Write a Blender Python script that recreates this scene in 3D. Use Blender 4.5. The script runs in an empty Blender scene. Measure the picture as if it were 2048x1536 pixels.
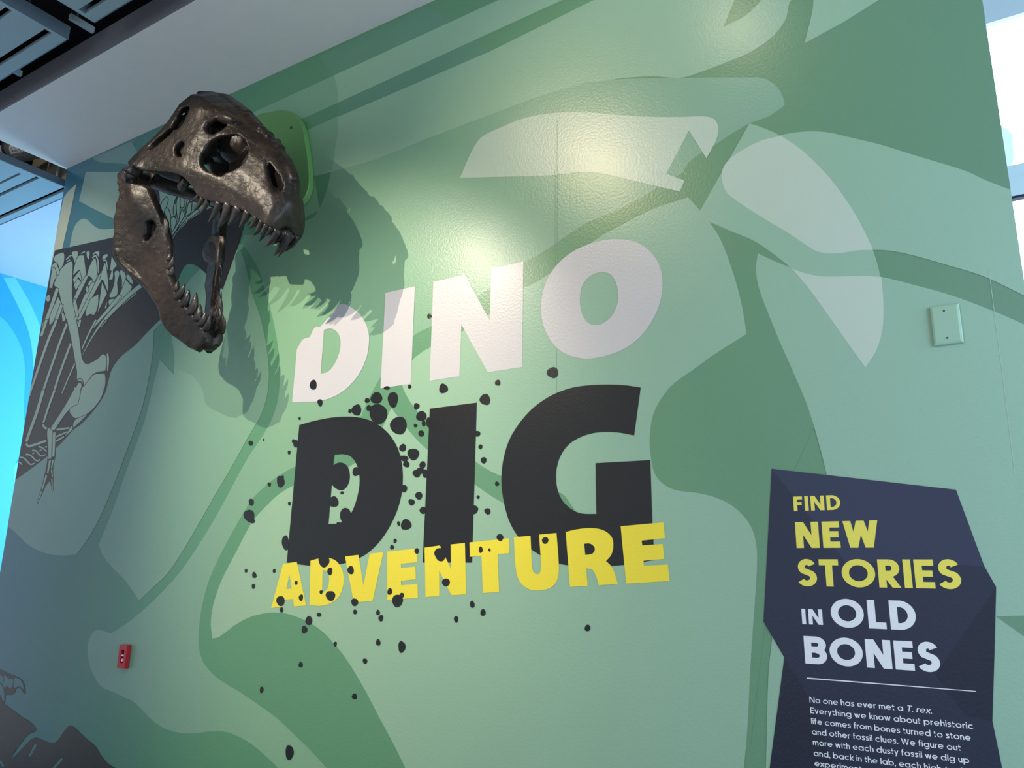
import bpy, bmesh, math, random
import numpy as np
from mathutils import Vector, Matrix, geometry, noise

random.seed(7)
sc = bpy.context.scene
C = sc.collection

# ------------------------------------------------------------------ camera
W_PX, H_PX, F_PX = 2048, 1536, 1572.4016
CAM = np.array([0.0, -2.8, 1.6])
R = np.array([[0.84862011, 0.52876893, 0.01572668],
              [-0.11347066, 0.21098482, -0.97088095],
              [-0.51668977, 0.82212458, 0.23904572]])      # rows: right, down, forward
cam_data = bpy.data.cameras.new('camera')
cam_data.sensor_width = 36.0
cam_data.lens = 36.0 * F_PX / W_PX
cam_data.clip_start = 0.05
cam = bpy.data.objects.new('camera', cam_data)
C.objects.link(cam)
m = Matrix.Identity(4)
for i in range(3):
    m[i][0], m[i][1], m[i][2], m[i][3] = R[0][i], -R[1][i], -R[2][i], CAM[i]
cam.matrix_world = m
sc.camera = cam

# ------------------------------------------------------------------ view, world, lights
sc.view_settings.view_transform = 'Standard'
sc.view_settings.look = 'None'
sc.view_settings.gamma = 1.0
sc.view_settings.use_curve_mapping = False
sc.view_settings.exposure = 0.4

world = bpy.data.worlds.new('daylight'); sc.world = world
world.use_nodes = True
wn, wl = world.node_tree.nodes, world.node_tree.links
wn.clear()
wo = wn.new('ShaderNodeOutputWorld'); wb = wn.new('ShaderNodeBackground')
tc = wn.new('ShaderNodeTexCoord'); sx = wn.new('ShaderNodeSeparateXYZ')
mr = wn.new('ShaderNodeMapRange'); mixw = wn.new('ShaderNodeMix'); mixw.data_type = 'RGBA'
wl.new(tc.outputs['Generated'], sx.inputs[0])
wl.new(sx.outputs['Y'], mr.inputs['Value'])
mr.inputs['From Min'].default_value = 0.1; mr.inputs['From Max'].default_value = 0.4
mr.inputs['To Min'].default_value = 0.0; mr.inputs['To Max'].default_value = 1.0
wl.new(mr.outputs[0], mixw.inputs['Factor'])
mixw.inputs[6].default_value = (0.47, 0.54, 0.60, 1)      # the hall behind the camera
mixw.inputs[7].default_value = (3.0, 3.5, 4.1, 1)          # bright overcast sky past the window
wl.new(mixw.outputs[2], wb.inputs['Color'])
wl.new(wb.outputs[0], wo.inputs[0])


def lamp(kind, name, loc, target, energy, color, **kw):
    d = bpy.data.lights.new(name, kind)
    d.energy = energy; d.color = color
    for k, v in kw.items():
        setattr(d, k, v)
    o = bpy.data.objects.new(name, d); C.objects.link(o)
    o.location = loc
    o.rotation_euler = (Vector(target) - Vector(loc)).to_track_quat('-Z', 'Y').to_euler()
    return o


SPOTS = [  # location, target, watts, cone, blend, radius, colour
    ((-3.70, -2.72, 4.41), (-2.90, 0, 2.30), 235, 54, 0.8, 0.010, (1.0, .86, .66)),
    ((-2.42, -2.45, 3.85), (-2.85, 0, 2.20), 125, 62, 0.95, 0.010, (1.0, .90, .78)),
    ((-2.82, -3.15, 5.30), (-0.90, 0, 2.80), 145, 50, 0.8, 0.035, (1.0, .80, .48)),
    ((-1.09, -1.55, 4.97), (-0.80, 0, 3.30), 13, 76, 0.9, 0.06, (1.0, .82, .52)),
    ((-5.20, -1.60, 4.35), (-5.60, 0, 3.35), 40, 70, 0.8, 0.05, (1.0, .84, .62)),
]
for lo, ta, en, cone, bl, rad, colr in SPOTS:
    lamp('SPOT', 'spot_light', lo, ta, en, colr, spot_size=math.radians(cone), spot_blend=bl, shadow_soft_size=rad)
# daylight from the window bay right of the mural wall
lamp('AREA', 'window_daylight', (2.6, -1.2, 2.6), (-0.4, 0.0, 2.2), 85, (0.66, 0.84, 1.0), shape='RECTANGLE', size=2.0, size_y=3.0)
# blue-tinted light of the next gallery on the left
lamp('AREA', 'blue_gallery_light', (-6.35, 2.6, 2.4), (-8.4, 1.2, 3.6), 120, (0.45, 0.80, 1.0), shape='RECTANGLE', size=2.0, size_y=2.4)

lamp('POINT', 'void_fill_light', (-6.05, -0.5, 5.4), (0, 0, 0), 7, (1.0, .95, .88), shadow_soft_size=.05)  # added fill lamp, brightens the foil duct in the gap

# ------------------------------------------------------------------ helpers


def lin(c):
    return tuple(((v / 255) / 12.92 if v / 255 <= 0.04045 else (((v / 255) + 0.055) / 1.055) ** 2.4) for v in c)


def ray(px, py):
    return R.T @ np.array([px - W_PX / 2, py - H_PX / 2, F_PX])


def on_plane(px, py, axis, val):
    r = ray(px, py)
    return CAM + r * ((val - CAM[axis]) / r[axis])


def wall_pt(px, py, y=0.0):
    return on_plane(px, py, 1, y)


def link(name, me, parent=None):
    o = bpy.data.objects.new(name, me)
    C.objects.link(o)
    if parent is not None:
        o.parent = parent
    return o


def tag(o, label=None, cat=None, group=None, kind=None):
    if label: o['label'] = label
    if cat: o['category'] = cat
    if group: o['group'] = group
    if kind: o['kind'] = kind
    return o


def thing(name, loc, label, cat, group=None):
    o = bpy.data.objects.new(name, None)
    o.empty_display_size = 0.1
    C.objects.link(o); o.location = loc
    bpy.context.view_layer.update()
    return tag(o, label, cat, group)


def mesh_obj(name, verts, faces, mats, parent=None, fmats=None, smooth=False):
    me = bpy.data.meshes.new(name)
    if parent is not None:
        pl = Vector(parent.location)
        q = parent.parent
        while q is not None:
            pl += Vector(q.location); q = q.parent
        verts = [Vector(v) - pl for v in verts]
    me.from_pydata([tuple(v) for v in verts], [], faces)
    for mt in (mats if isinstance(mats, (list, tuple)) else [mats]):
        me.materials.append(mt)
    if fmats:
        me.polygons.foreach_set('material_index', fmats)
    if smooth:
        me.polygons.foreach_set('use_smooth', [True] * len(me.polygons))
    me.update()
    return link(name, me, parent)


class MB:
    """collects boxes into one mesh"""
    def __init__(s):
        s.v, s.f = [], []

    def box(s, a, b):
        x0, y0, z0 = a; x1, y1, z1 = b
        n = len(s.v)
        s.v += [(x0, y0, z0), (x1, y0, z0), (x1, y1, z0), (x0, y1, z0), (x0, y0, z1), (x1, y0, z1), (x1, y1, z1), (x0, y1, z1)]
        s.f += [tuple(n + i for i in q) for q in ((3, 2, 1, 0), (4, 5, 6, 7), (0, 1, 5, 4), (1, 2, 6, 5), (2, 3, 7, 6), (3, 0, 4, 7))]
        return s

    def poly(s, vs):
        n = len(s.v); s.v += list(vs); s.f.append(tuple(range(n, n + len(vs)))); return s

    def tube(s, a, b, r, n=12, r2=None):
        a, b = Vector(a), Vector(b); r2 = r if r2 is None else r2
        d = (b - a).normalized(); u = d.orthogonal().normalized(); w = d.cross(u)
        k = len(s.v)
        for p, rr in ((a, r), (b, r2)):
            for i in range(n):
                t = 2 * math.pi * i / n
                s.v.append(p + u * math.cos(t) * rr + w * math.sin(t) * rr)
        for i in range(n):
            j = (i + 1) % n
            s.f.append((k + i, k + j, k + n + j, k + n + i))
        s.f.append(tuple(k + i for i in reversed(range(n)))); s.f.append(tuple(k + n + i for i in range(n)))
        return s

    def build(s, name, mat, parent=None, smooth=False, bevel=0):
        o = mesh_obj(name, s.v, s.f, mat, parent, smooth=smooth)
        if bevel:
            md = o.modifiers.new('bevel', 'BEVEL'); md.width = bevel; md.segments = 2; md.limit_method = 'ANGLE'
        return o


# ------------------------------------------------------------------ materials
def mat(name, col, rough=0.5, spec=0.5, metal=0.0, bump=None, var=0.0, emit=None):
    """plain procedural material: a little noise in colour and bump"""
    M = bpy.data.materials.new(name); M.use_nodes = True
    nt = M.node_tree; b = nt.nodes['Principled BSDF']
    c = lin(col) + (1,)
    b.inputs['Base Color'].default_value = c
    b.inputs['Roughness'].default_value = rough
    b.inputs['Specular IOR Level'].default_value = spec
    b.inputs['Metallic'].default_value = metal
    if emit:
        b.inputs['Emission Color'].default_value = lin(emit[0]) + (1,)
        b.inputs['Emission Strength'].default_value = emit[1]
    t = nt.nodes.new('ShaderNodeTexCoord')
    if var:
        n = nt.nodes.new('ShaderNodeTexNoise'); n.inputs['Scale'].default_value = 9; n.inputs['Detail'].default_value = 5
        nt.links.new(t.outputs['Object'], n.inputs['Vector'])
        mx = nt.nodes.new('ShaderNodeMix'); mx.data_type = 'RGBA'
        nt.links.new(n.outputs['Fac'], mx.inputs['Factor'])
        mx.inputs[6].default_value = tuple(v * (1 - var) for v in c[:3]) + (1,)
        mx.inputs[7].default_value = tuple(min(1, v * (1 + var)) for v in c[:3]) + (1,)
        nt.links.new(mx.outputs[2], b.inputs['Base Color'])
    if bump:
        n = nt.nodes.new('ShaderNodeTexNoise'); n.inputs['Scale'].default_value = bump[0]; n.inputs['Detail'].default_value = 4
        nt.links.new(t.outputs['Object'], n.inputs['Vector'])
        bp = nt.nodes.new('ShaderNodeBump'); bp.inputs['Strength'].default_value = bump[1]; bp.inputs['Distance'].default_value = bump[2]
        nt.links.new(n.outputs['Fac'], bp.inputs['Height']); nt.links.new(bp.outputs[0], b.inputs['Normal'])
    return M


VINYL_ROUGH, VINYL_SPEC = 0.29, 0.5


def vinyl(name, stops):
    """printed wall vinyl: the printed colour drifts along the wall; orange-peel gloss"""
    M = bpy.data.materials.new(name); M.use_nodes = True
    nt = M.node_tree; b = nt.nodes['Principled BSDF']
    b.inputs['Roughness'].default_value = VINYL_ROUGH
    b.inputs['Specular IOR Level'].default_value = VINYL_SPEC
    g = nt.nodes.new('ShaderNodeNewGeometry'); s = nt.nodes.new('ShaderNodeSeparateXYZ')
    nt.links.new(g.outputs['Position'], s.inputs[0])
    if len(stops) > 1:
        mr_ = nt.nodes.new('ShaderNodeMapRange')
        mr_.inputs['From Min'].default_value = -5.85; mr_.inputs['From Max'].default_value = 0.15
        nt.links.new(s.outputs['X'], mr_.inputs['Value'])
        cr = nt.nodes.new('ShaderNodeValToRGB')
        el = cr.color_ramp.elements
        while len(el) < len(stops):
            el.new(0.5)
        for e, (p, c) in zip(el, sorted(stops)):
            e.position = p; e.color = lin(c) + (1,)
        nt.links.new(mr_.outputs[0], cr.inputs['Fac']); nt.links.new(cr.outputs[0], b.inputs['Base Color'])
    else:
        b.inputs['Base Color'].default_value = lin(stops[0][1]) + (1,)
    n = nt.nodes.new('ShaderNodeTexNoise'); n.inputs['Scale'].default_value = 95; n.inputs['Detail'].default_value = 2
    nt.links.new(g.outputs['Position'], n.inputs['Vector'])
    n2 = nt.nodes.new('ShaderNodeTexNoise'); n2.inputs['Scale'].default_value = 1.6; n2.inputs['Detail'].default_value = 1
    nt.links.new(g.outputs['Position'], n2.inputs['Vector'])
    bp = nt.nodes.new('ShaderNodeBump'); bp.inputs['Strength'].default_value = 0.22; bp.inputs['Distance'].default_value = 0.0025
    nt.links.new(n.outputs['Fac'], bp.inputs['Height'])
    bp2 = nt.nodes.new('ShaderNodeBump'); bp2.inputs['Strength'].default_value = 0.25; bp2.inputs['Distance'].default_value = 0.02
    nt.links.new(n2.outputs['Fac'], bp2.inputs['Height']); nt.links.new(bp.outputs[0], bp2.inputs['Normal'])
    nt.links.new(bp2.outputs[0], b.inputs['Normal'])
    return M


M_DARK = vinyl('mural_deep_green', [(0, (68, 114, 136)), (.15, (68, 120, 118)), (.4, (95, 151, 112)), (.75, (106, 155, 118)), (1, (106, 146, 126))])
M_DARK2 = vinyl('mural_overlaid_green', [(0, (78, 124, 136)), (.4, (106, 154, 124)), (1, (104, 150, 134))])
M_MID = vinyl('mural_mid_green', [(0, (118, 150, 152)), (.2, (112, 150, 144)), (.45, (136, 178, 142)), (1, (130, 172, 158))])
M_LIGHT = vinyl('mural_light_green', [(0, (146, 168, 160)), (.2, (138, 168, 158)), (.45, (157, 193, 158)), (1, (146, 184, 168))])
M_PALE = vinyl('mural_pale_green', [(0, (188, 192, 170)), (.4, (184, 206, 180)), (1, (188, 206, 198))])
M_INK = vinyl('mural_black_ink', [(0, (42, 33, 34))])
M_BLACK = vinyl('lettering_black', [(0, (20, 19, 20))])
M_WHITE = vinyl('lettering_white', [(0, (208, 205, 207))])
M_YELLOW = vinyl('lettering_yellow', [(0, (246, 226, 60))])
M_NAVY = vinyl('sign_navy', [(0, (35, 42, 68))])
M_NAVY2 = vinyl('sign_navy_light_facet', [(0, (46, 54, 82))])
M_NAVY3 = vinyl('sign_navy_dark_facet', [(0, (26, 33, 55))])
M_SIGNY = vinyl('sign_yellow', [(0, (238, 226, 96))])
M_SIGNW = vinyl('sign_white', [(0, (232, 236, 248))])
M_SOFFIT = mat('soffit_white_paint', (228, 222, 222), .75, .3, bump=(40, .15, .004), var=.03)
M_FASCIA = mat('fascia_grey_paint', (120, 118, 124), .8, .2, bump=(40, .15, .004), var=.05)
M_VOID = mat('ceiling_void_black', (10, 12, 18), .9, .1, var=.2)
M_PANEL = mat('ceiling_panel_paint', (150, 168, 176), .55, .4, bump=(30, .1, .003), var=.04)
M_PANELB = mat('ceiling_panel_edge', (96, 112, 128), .5, .4, var=.04)
M_BONE = None
M_STEEL = mat('galvanised_steel', (120, 122, 124), .35, .5, metal=.8, bump=(25, .6, .01), var=.3)
M_FLOOR = mat('floor_carpet', (196, 194, 190), .9, .1, bump=(200, .5, .004), var=.15)
M_WALLBLUE = mat('gallery_blue_paint', (70, 176, 228), .6, .3, bump=(50, .1, .003), var=.03)
M_BLUE2 = mat('gallery_light_blue_print', (112, 204, 238), .6, .3, var=.03)
M_BLUE3 = mat('gallery_deep_blue_print', (52, 164, 222), .6, .3, var=.03)
M_LAV = mat('gallery_ceiling_paint', (196, 206, 224), .7, .3, var=.02)
M_FRAME = mat('window_frame_paint', (208, 230, 250), .45, .5, var=.03)
M_GASKET = mat('window_gasket', (40, 44, 70), .6, .3, var=.05)
M_REDP = mat('strobe_red_plastic', (178, 22, 38), .4, .5, var=.05)
M_DKP = mat('strobe_black_recess', (24, 22, 34), .4, .5, var=.05)
M_CLEAR = mat('strobe_clear_lens', (226, 226, 230), .15, .6, var=.03)
M_PLATEG = mat('mount_plate_green', (100, 150, 86), .42, .5, bump=(60, .2, .002), var=.03)
M_SCREW = mat('screw_steel', (70, 84, 70), .4, .5, metal=.6, var=.1)


def glass_mat():
    M = bpy.data.materials.new('window_glass'); M.use_nodes = True
    nt = M.node_tree; nt.nodes.clear()
    o = nt.nodes.new('ShaderNodeOutputMaterial'); a = nt.nodes.new('ShaderNodeBsdfTransparent'); g = nt.nodes.new('ShaderNodeBsdfGlossy')
    a.inputs['Color'].default_value = (.97, .985, 1, 1); g.inputs['Roughness'].default_value = .02
    mx = nt.nodes.new('ShaderNodeMixShader'); mx.inputs[0].default_value = .05
    nt.links.new(a.outputs[0], mx.inputs[1]); nt.links.new(g.outputs[0], mx.inputs[2])
    nt.links.new(mx.outputs[0], o.inputs[0])
    return M


M_GLASS = glass_mat()

# ------------------------------------------------------------------ outlines printed on the wall


def path(s, n=7):
    """'x,y x,yc ...' -> sampled outline; c marks a corner, everything else is smoothed"""
    pts, cor = [], []
    for t in s.split():
        c = t.endswith('c'); t = t.rstrip('c')
        x, y = t.split(','); pts.append((float(x), float(y))); cor.append(c)
    N = len(pts)
    out = []
    for i in range(N):
        p1, p2 = pts[i], pts[(i + 1) % N]
        c1, c2 = cor[i], cor[(i + 1) % N]
        if c1 and c2:
            out.append(p1); continue
        p0 = pts[i - 1] if not c1 else (2 * p1[0] - p2[0], 2 * p1[1] - p2[1])
        p3 = pts[(i + 2) % N] if not c2 else (2 * p2[0] - p1[0], 2 * p2[1] - p1[1])
        d = math.dist(p1, p2)
        k = max(2, min(n, int(d / 3) + 1))
        # centripetal-ish: limit tangents by segment length
        t1 = [(p2[a] - p0[a]) for a in (0, 1)]; t2 = [(p3[a] - p1[a]) for a in (0, 1)]
        for tt in (t1, t2):
            l = math.hypot(*tt)
            if l > 1e-6:
                sc_ = d / l
                tt[0] *= sc_; tt[1] *= sc_
        for j in range(k):
            u = j / k
            h00 = 2 * u**3 - 3 * u**2 + 1; h10 = u**3 - 2 * u**2 + u; h01 = -2 * u**3 + 3 * u**2; h11 = u**3 - u**2
            out.append(tuple(h00 * p1[a] + h10 * t1[a] + h01 * p2[a] + h11 * t2[a] for a in (0, 1)))
    return out


STEP = 0.0001
WX0, WX1, WZ1 = -5.811, 0.1255, 4.586


def wclip(poly):
    """clip a wall-plane polygon (x,z) to the wall rectangle"""
    def clip(ps, f, cut):
        out = []
        for i in range(len(ps)):
            a, b = ps[i - 1], ps[i]
            fa, fb = f(a), f(b)
            if fa >= 0:
                if fb < 0: out.append(cut(a, b, fa, fb))
                else: pass
            if fb >= 0:
                if fa < 0: out.append(cut(a, b, fa, fb))
                out.append(b)
        return out
    cut = lambda a, b, fa, fb: tuple(a[k] + (b[k] - a[k]) * fa / (fa - fb) for k in (0, 1))
    for f in (lambda p: p[0] - WX0, lambda p: WX1 - p[0], lambda p: WZ1 - p[1]):
        if not poly: return poly
        poly = clip(poly, f, cut)
    return poly


class Print:
    """flat shapes printed on the wall, one mesh; each layer sits a hair above the last"""
    def __init__(s, y0):
        s.v, s.f, s.m, s.mats = [], [], [], []
        s.y = y0; s.n = 0

    def add(s, outline, material, holes=(), layer=0, raw=False):
        loops = []
        for k, o in enumerate([outline] + list(holes)):
            pts = o if raw else (path(o) if isinstance(o, str) else o)
            if not raw:
                pts = [(float(q[0]), float(q[2])) for q in (wall_pt(*p) for p in pts)]
            pts = wclip(pts)
            if len(pts) >= 3: loops.append(pts)
        if not loops: return
        y = s.y - layer * STEP - (s.n % 20) * 4e-6
        s.n += 1
        vs = [[Vector((x, z, 0)) for x, z in lp] for lp in loops]
        tris = geometry.tessellate_polygon(vs)
        flat = [p for lp in loops for p in lp]
        n = len(s.v)
        s.v += [(x, y, z) for x, z in flat]
        if material not in s.mats: s.mats.append(material)
        mi = s.mats.index(material)
        for t in tris:
            a, b, c = (flat[i] for i in t)
            cr = (b[0] - a[0]) * (c[1] - a[1]) - (b[1] - a[1]) * (c[0] - a[0])
            s.f.append(tuple(n + i for i in (t if cr > 0 else t[::-1]))); s.m.append(mi)

    def build(s, name, parent=None):
        return mesh_obj(name, s.v, s.f, s.mats, parent, fmats=s.m)


def stroke(pts, w, w2=None):
    """open polyline in px -> closed outline of width w (tapering to w2)"""
    w2 = w if w2 is None else w2
    n = len(pts); L, Rr = [], []
    for i, p in enumerate(pts):
        a = pts[max(0, i - 1)]; b = pts[min(n - 1, i + 1)]
        d = math.dist(a, b) or 1
        nx, ny = -(b[1] - a[1]) / d, (b[0] - a[0]) / d
        h = (w + (w2 - w) * i / max(1, n - 1)) / 2
        L.append((p[0] + nx * h, p[1] + ny * h)); Rr.append((p[0] - nx * h, p[1] - ny * h))
    return L + Rr[::-1]


def pl(s, ox=0, oy=0, k=1.0):
    """'x,y x,y' in zoomed-crop coordinates -> px"""
    return [(ox + float(t.split(',')[0]) / k, oy + float(t.split(',')[1]) / k) for t in s.split()]


def smooth_open(pts, n=6):
    out = []
    for i in range(len(pts) - 1):
        p0 = pts[max(0, i - 1)]; p1 = pts[i]; p2 = pts[i + 1]; p3 = pts[min(len(pts) - 1, i + 2)]
        for j in range(n):
            u = j / n
            out.append(tuple(0.5 * (2 * p1[a] + (p2[a] - p0[a]) * u + (2 * p0[a] - 5 * p1[a] + 4 * p2[a] - p3[a]) * u * u + (3 * p1[a] - p0[a] - 3 * p2[a] + p3[a]) * u**3) for a in (0, 1)))
    out.append(pts[-1])
    return out


def ribbon(pts, w):
    closed = math.dist(pts[0], pts[-1]) < 1e-6
    n = len(pts); Ls, Rs = [], []
    for i in range(n):
        if closed: a, b = pts[i - 1 if i else n - 2], pts[i + 1 if i < n - 1 else 1]
        else: a, b = pts[max(0, i - 1)], pts[min(n - 1, i + 1)]
        p = pts[i]
        d1 = (p[0] - a[0], p[1] - a[1]); d2 = (b[0] - p[0], b[1] - p[1])
        def nrm(d):
            l = math.hypot(*d); return (-d[1] / l, d[0] / l) if l > 1e-9 else None
        n1, n2 = nrm(d1), nrm(d2); n1 = n1 or n2; n2 = n2 or n1
        mx_, my_ = n1[0] + n2[0], n1[1] + n2[1]; l = math.hypot(mx_, my_) or 1
        mx_, my_ = mx_ / l, my_ / l
        k_ = min(2.2, 1 / max(.35, mx_ * n1[0] + my_ * n1[1])) * w / 2
        Ls.append((p[0] + mx_ * k_, p[1] + my_ * k_)); Rs.append((p[0] - mx_ * k_, p[1] - my_ * k_))
    return [[Ls[i], Ls[i + 1], Rs[i + 1], Rs[i]] for i in range(n - 1)]



# ------------------------------------------------------------------ room shell
def struct(o):
    o['kind'] = 'structure'; return o


struct(MB().box((-14, -9, -0.1), (6, 7, 0)).build('floor', M_FLOOR))
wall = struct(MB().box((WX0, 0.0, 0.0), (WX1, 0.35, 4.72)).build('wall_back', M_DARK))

# soffit along the top of the mural wall
SOF_Z, SOF_Y = 4.586, -0.66
sof = struct(MB().box((-5.83, SOF_Y, SOF_Z), (2.6, 0.0, SOF_Z + 0.16)).build('ceiling_soffit', M_SOFFIT))
struct(MB().box((-5.825, SOF_Y - 0.012, SOF_Z + 0.002), (2.6, SOF_Y, SOF_Z + 0.16)).build('trim_1', M_FASCIA))
struct(MB().box((-14, -9, 6.2), (6, 0.4, 6.3)).build('ceiling', M_VOID))
struct(MB().box((-14, 0.36, 4.62), (6, 0.4, 6.2)).build('wall_void', M_VOID))
struct(MB().box((-8.7, -9, 4.55), (-8.6, 0.4, 6.2)).build('wall_void_left', M_VOID))

# gallery on the left: blue wall running away from us, pale ceiling above it
BX = -8.345
struct(MB().box((BX - 0.2, 0.15, 0), (BX, 6.5, 4.5)).build('wall_left', M_WALLBLUE))
struct(MB().box((BX - 0.2, 0.172, 4.5), (-5.2, 6.5, 4.62)).build('ceiling_left', M_LAV))
struct(MB().box((BX, 6.3, 0), (-5.2, 6.5, 4.5)).build('wall_far', M_WALLBLUE))


def blue_print():
    V, F, Mi = [], [], []
    def add(s, mi, lay):
        pts = path(s)
        vs = [on_plane(p[0], p[1], 0, BX + 0.001 + lay * 0.0008) for p in pts]
        vs = [Vector((v[0], v[1], min(v[2], 4.499))) for v in vs]
        tris = geometry.tessellate_polygon([[Vector((v[1], v[2], 0)) for v in vs]])
        n = len(V); V.extend(vs)
        for t in tris:
            a, b, c = (vs[i] for i in t)
            cr = (b[1] - a[1]) * (c[2] - a[2]) - (b[2] - a[2]) * (c[1] - a[1])
            F.append(tuple(n + i for i in (t if cr > 0 else t[::-1]))); Mi.append(mi)
    add('-40,560c 30,554c 62,610 96,690c 110,740c 110,1200c -60,1200c', 0, 0)
    add('-60,620 -20,628 4,636 26,662 44,700 50,740 48,800 44,900 30,930 28,980 10,1200c -60,1200c', 2, 2)
    add('-40,560c 2,547c 30,600 56,660 66,720 66,800 60,880 50,910c 30,930c 28,905 42,900 48,800 50,740 44,700 26,662 4,636 -20,628 -60,620', 1, 1)
    o = mesh_obj('wall_left_print', V, F, [M_BLUE2, M_BLUE3, mat('gallery_sky_blue_print', (84, 188, 238), .6, .3, var=.02)], None, fmats=Mi)
    o.parent = bpy.data.objects['wall_left']
blue_print()

# window bay behind the right end of the wall
WY = 2.2
hz = float(on_plane(1971, 48, 1, WY)[2])
b0 = float(on_plane(2014, 331, 1, WY)[2]); b1 = float(on_plane(2024, 392, 1, WY)[2])
bm_ = float(on_plane(2019, 357, 1, WY)[2])
struct(MB().box((-5.2, WY, hz), (6, WY + 0.04, 6.2)).build('wall_window_header', M_FRAME))
struct(MB().box((-5.2, WY, 0), (6, WY + 0.25, 0.6)).build('wall_window_sill', M_FRAME))
win = MB().box((-5.2, WY + 0.012, bm_), (6, WY + 0.05, b0)).box((-5.2, WY, b1), (6, WY + 0.05, bm_)).build('window_1', M_FRAME)
struct(win)
MB().box((-5.2, WY + 0.005, b1 - 0.014), (6, WY + 0.05, b1)).build('gasket', M_GASKET, win)
for x in (-5.1, -2.6, 3.2, 5.8):
    MB().box((x, WY + 0.02, 0.6), (x + 0.07, WY + 0.16, hz)).build('mullion', M_FRAME, win)
MB().box((-5.2, WY + 0.07, 0.6), (6, WY + 0.08, hz)).build('pane', M_GLASS, win)
struct(MB().box((-5.2, 0.35, 5.6), (6, WY + .25, 5.7)).build('ceiling_window_bay', M_SOFFIT))
struct(MB().box((-5.3, 0.35, 0), (-5.2, 6.5, 5.7)).build('wall_partition', M_SOFFIT))

# pale blue rounded canopy seen through the glass
def canopy():
    y = 4.4
    pts = path('1980,226 1996,242 2004,252 2018,262 2025,272 2026,290 2027,305 2027,318 2022,330c 2026,350c 1960,360c')
    f = [on_plane(p[0], p[1], 1, y) for p in pts]
    n = len(f)
    V = [tuple(v) for v in f] + [(v[0], v[1] + .5, v[2]) for v in f]
    F = [tuple(range(n)), tuple(range(2 * n - 1, n - 1, -1))] + [(i, n + i, n + (i + 1) % n, (i + 1) % n) for i in range(n)]
    t = thing('outdoor_canopy', (float(f[0][0]), y, 0), 'pale blue rounded canopy outside the window, right of the mural wall', 'canopy')
    mesh_obj('shell', V, F, mat('canopy_fabric', (214, 228, 242), .7, .2, var=.04), t)
    seam = [on_plane(p[0], p[1], 1, y - .004) for p in stroke([(2019, 263), (2012, 280), (2006, 300), (2003, 325)], 1.3)]
    mesh_obj('seam', seam, [tuple(range(len(seam)))], mat('canopy_seam', (236, 244, 250), .7, .2, var=.03), t)
    MB().tube((float(f[0][0]) - .05, y + .25, 0), (float(f[0][0]) - .05, y + .25, float(f[0][2]) - .2), .06).build('post', M_FRAME, t)
canopy()

# ------------------------------------------------------------------ ceiling panels


def ceiling_panel(label, x0, x1, y0, y1, z, th, slots, group=None):
    """suspended panel: boards with open slots, edge frame, hanger rods. slots: (ya, yb, xa, xb)"""
    t = thing('ceiling_panel', ((x0 + x1) / 2, (y0 + y1) / 2, z), label, 'ceiling panel', group)
    fr = 0.03
    edges = MB()
    edges.box((x0, y0, z), (x0 + fr, y1, z + th)).box((x1 - fr, y0, z), (x1, y1, z + th))
    edges.box((x0 + fr, y0, z), (x1 - fr, y0 + fr, z + th)).box((x0 + fr, y1 - fr, z), (x1 - fr, y1, z + th))
    edges.build('edge_frame', M_PANELB, t)
    ys = [y0 + fr * .3] + [v for s in sorted(slots) for v in s[:2]] + [y1 - fr * .3]
    face = MB()
    for a, b in zip(ys[::2], ys[1::2]):
        face.box((x0 + .004, a, z - .004), (x1 - .004, b, z + .02))
    for a, b, xa, xb in slots:
        if xb < x1 - .01: face.box((xb, a, z - .004), (x1 - .004, b, z + .02))
        if xa > x0 + .01: face.box((x0 + .004, a, z - .004), (xa, b, z + .02))
    face.build('board_face', M_PANEL, t)
    MB().box((x0 + fr, y0 + fr, z + th - .012), (x1 - fr, y1 - fr, z + th)).build('dark_backing', M_VOID, t)
    for hx in (x0 + .2, x1 - .2):
        for hy in (y0 + .15, y1 - .15):
            MB().tube((hx, hy, z + th), (hx, hy, z + th + .25), .006, 6).build('hanger_rod', M_STEEL, t)
    return t


PZ = 4.6
def py_(px, py, z=PZ):
    return on_plane(px, py, 2, z)


p1c, p2c = py_(137, 79), py_(190, 46)
def slot(a, b, ends, z, x0):
    ya = float(on_plane(*a, 2, z)[1]); yb = float(on_plane(*b, 2, z)[1])
    xe = float(on_plane(*ends, 2, z)[0])
    mid, hw = (ya + yb) / 2, abs(ya - yb) * .75
    return (mid - hw, mid + hw, x0 - 0.01, xe)


P1X0 = -6.3
ceiling_panel('grey slotted ceiling panel at the top left corner, left of its neighbour', P1X0, float(p1c[0]), -2.2, float(p1c[1]), PZ, .085,
              [slot((93, 58), (102, 64), (98, 61), PZ, P1X0), slot((14, 14), (22, 20), (18, 17), PZ, P1X0)], 'slotted ceiling panels')
ceiling_panel('grey slotted ceiling panel nearest the soffit edge, right of its neighbour', float(p2c[0]), -3.3, -1.9, float(p2c[1]), PZ, .085,
              [(float(py_(167, 25)[1]) - .03, float(py_(160, 20)[1]) + .03, float(py_(167, 25)[0]), -3.29)], 'slotted ceiling panels')
CZ = 4.5
cx1 = float(on_plane(130, 373, 2, CZ)[0])
sl = []
for a, b, e in (((0, 431), (0, 436), (133, 376)), ((0, 387), (0, 391), (77, 354)), ((0, 364), (0, 367), (42, 347)), ((36, 345), (44, 347), (48, 343))):
    ya, yb = float(on_plane(*a, 2, CZ)[1]), float(on_plane(*b, 2, CZ)[1])
    mid, hw = (ya + yb) / 2, abs(ya - yb) * .8
    sl.append((mid - hw, mid + hw, -8.34, min(float(on_plane(*e, 2, CZ)[0]), cx1 - .002)))
sl = sl[:3]
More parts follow.
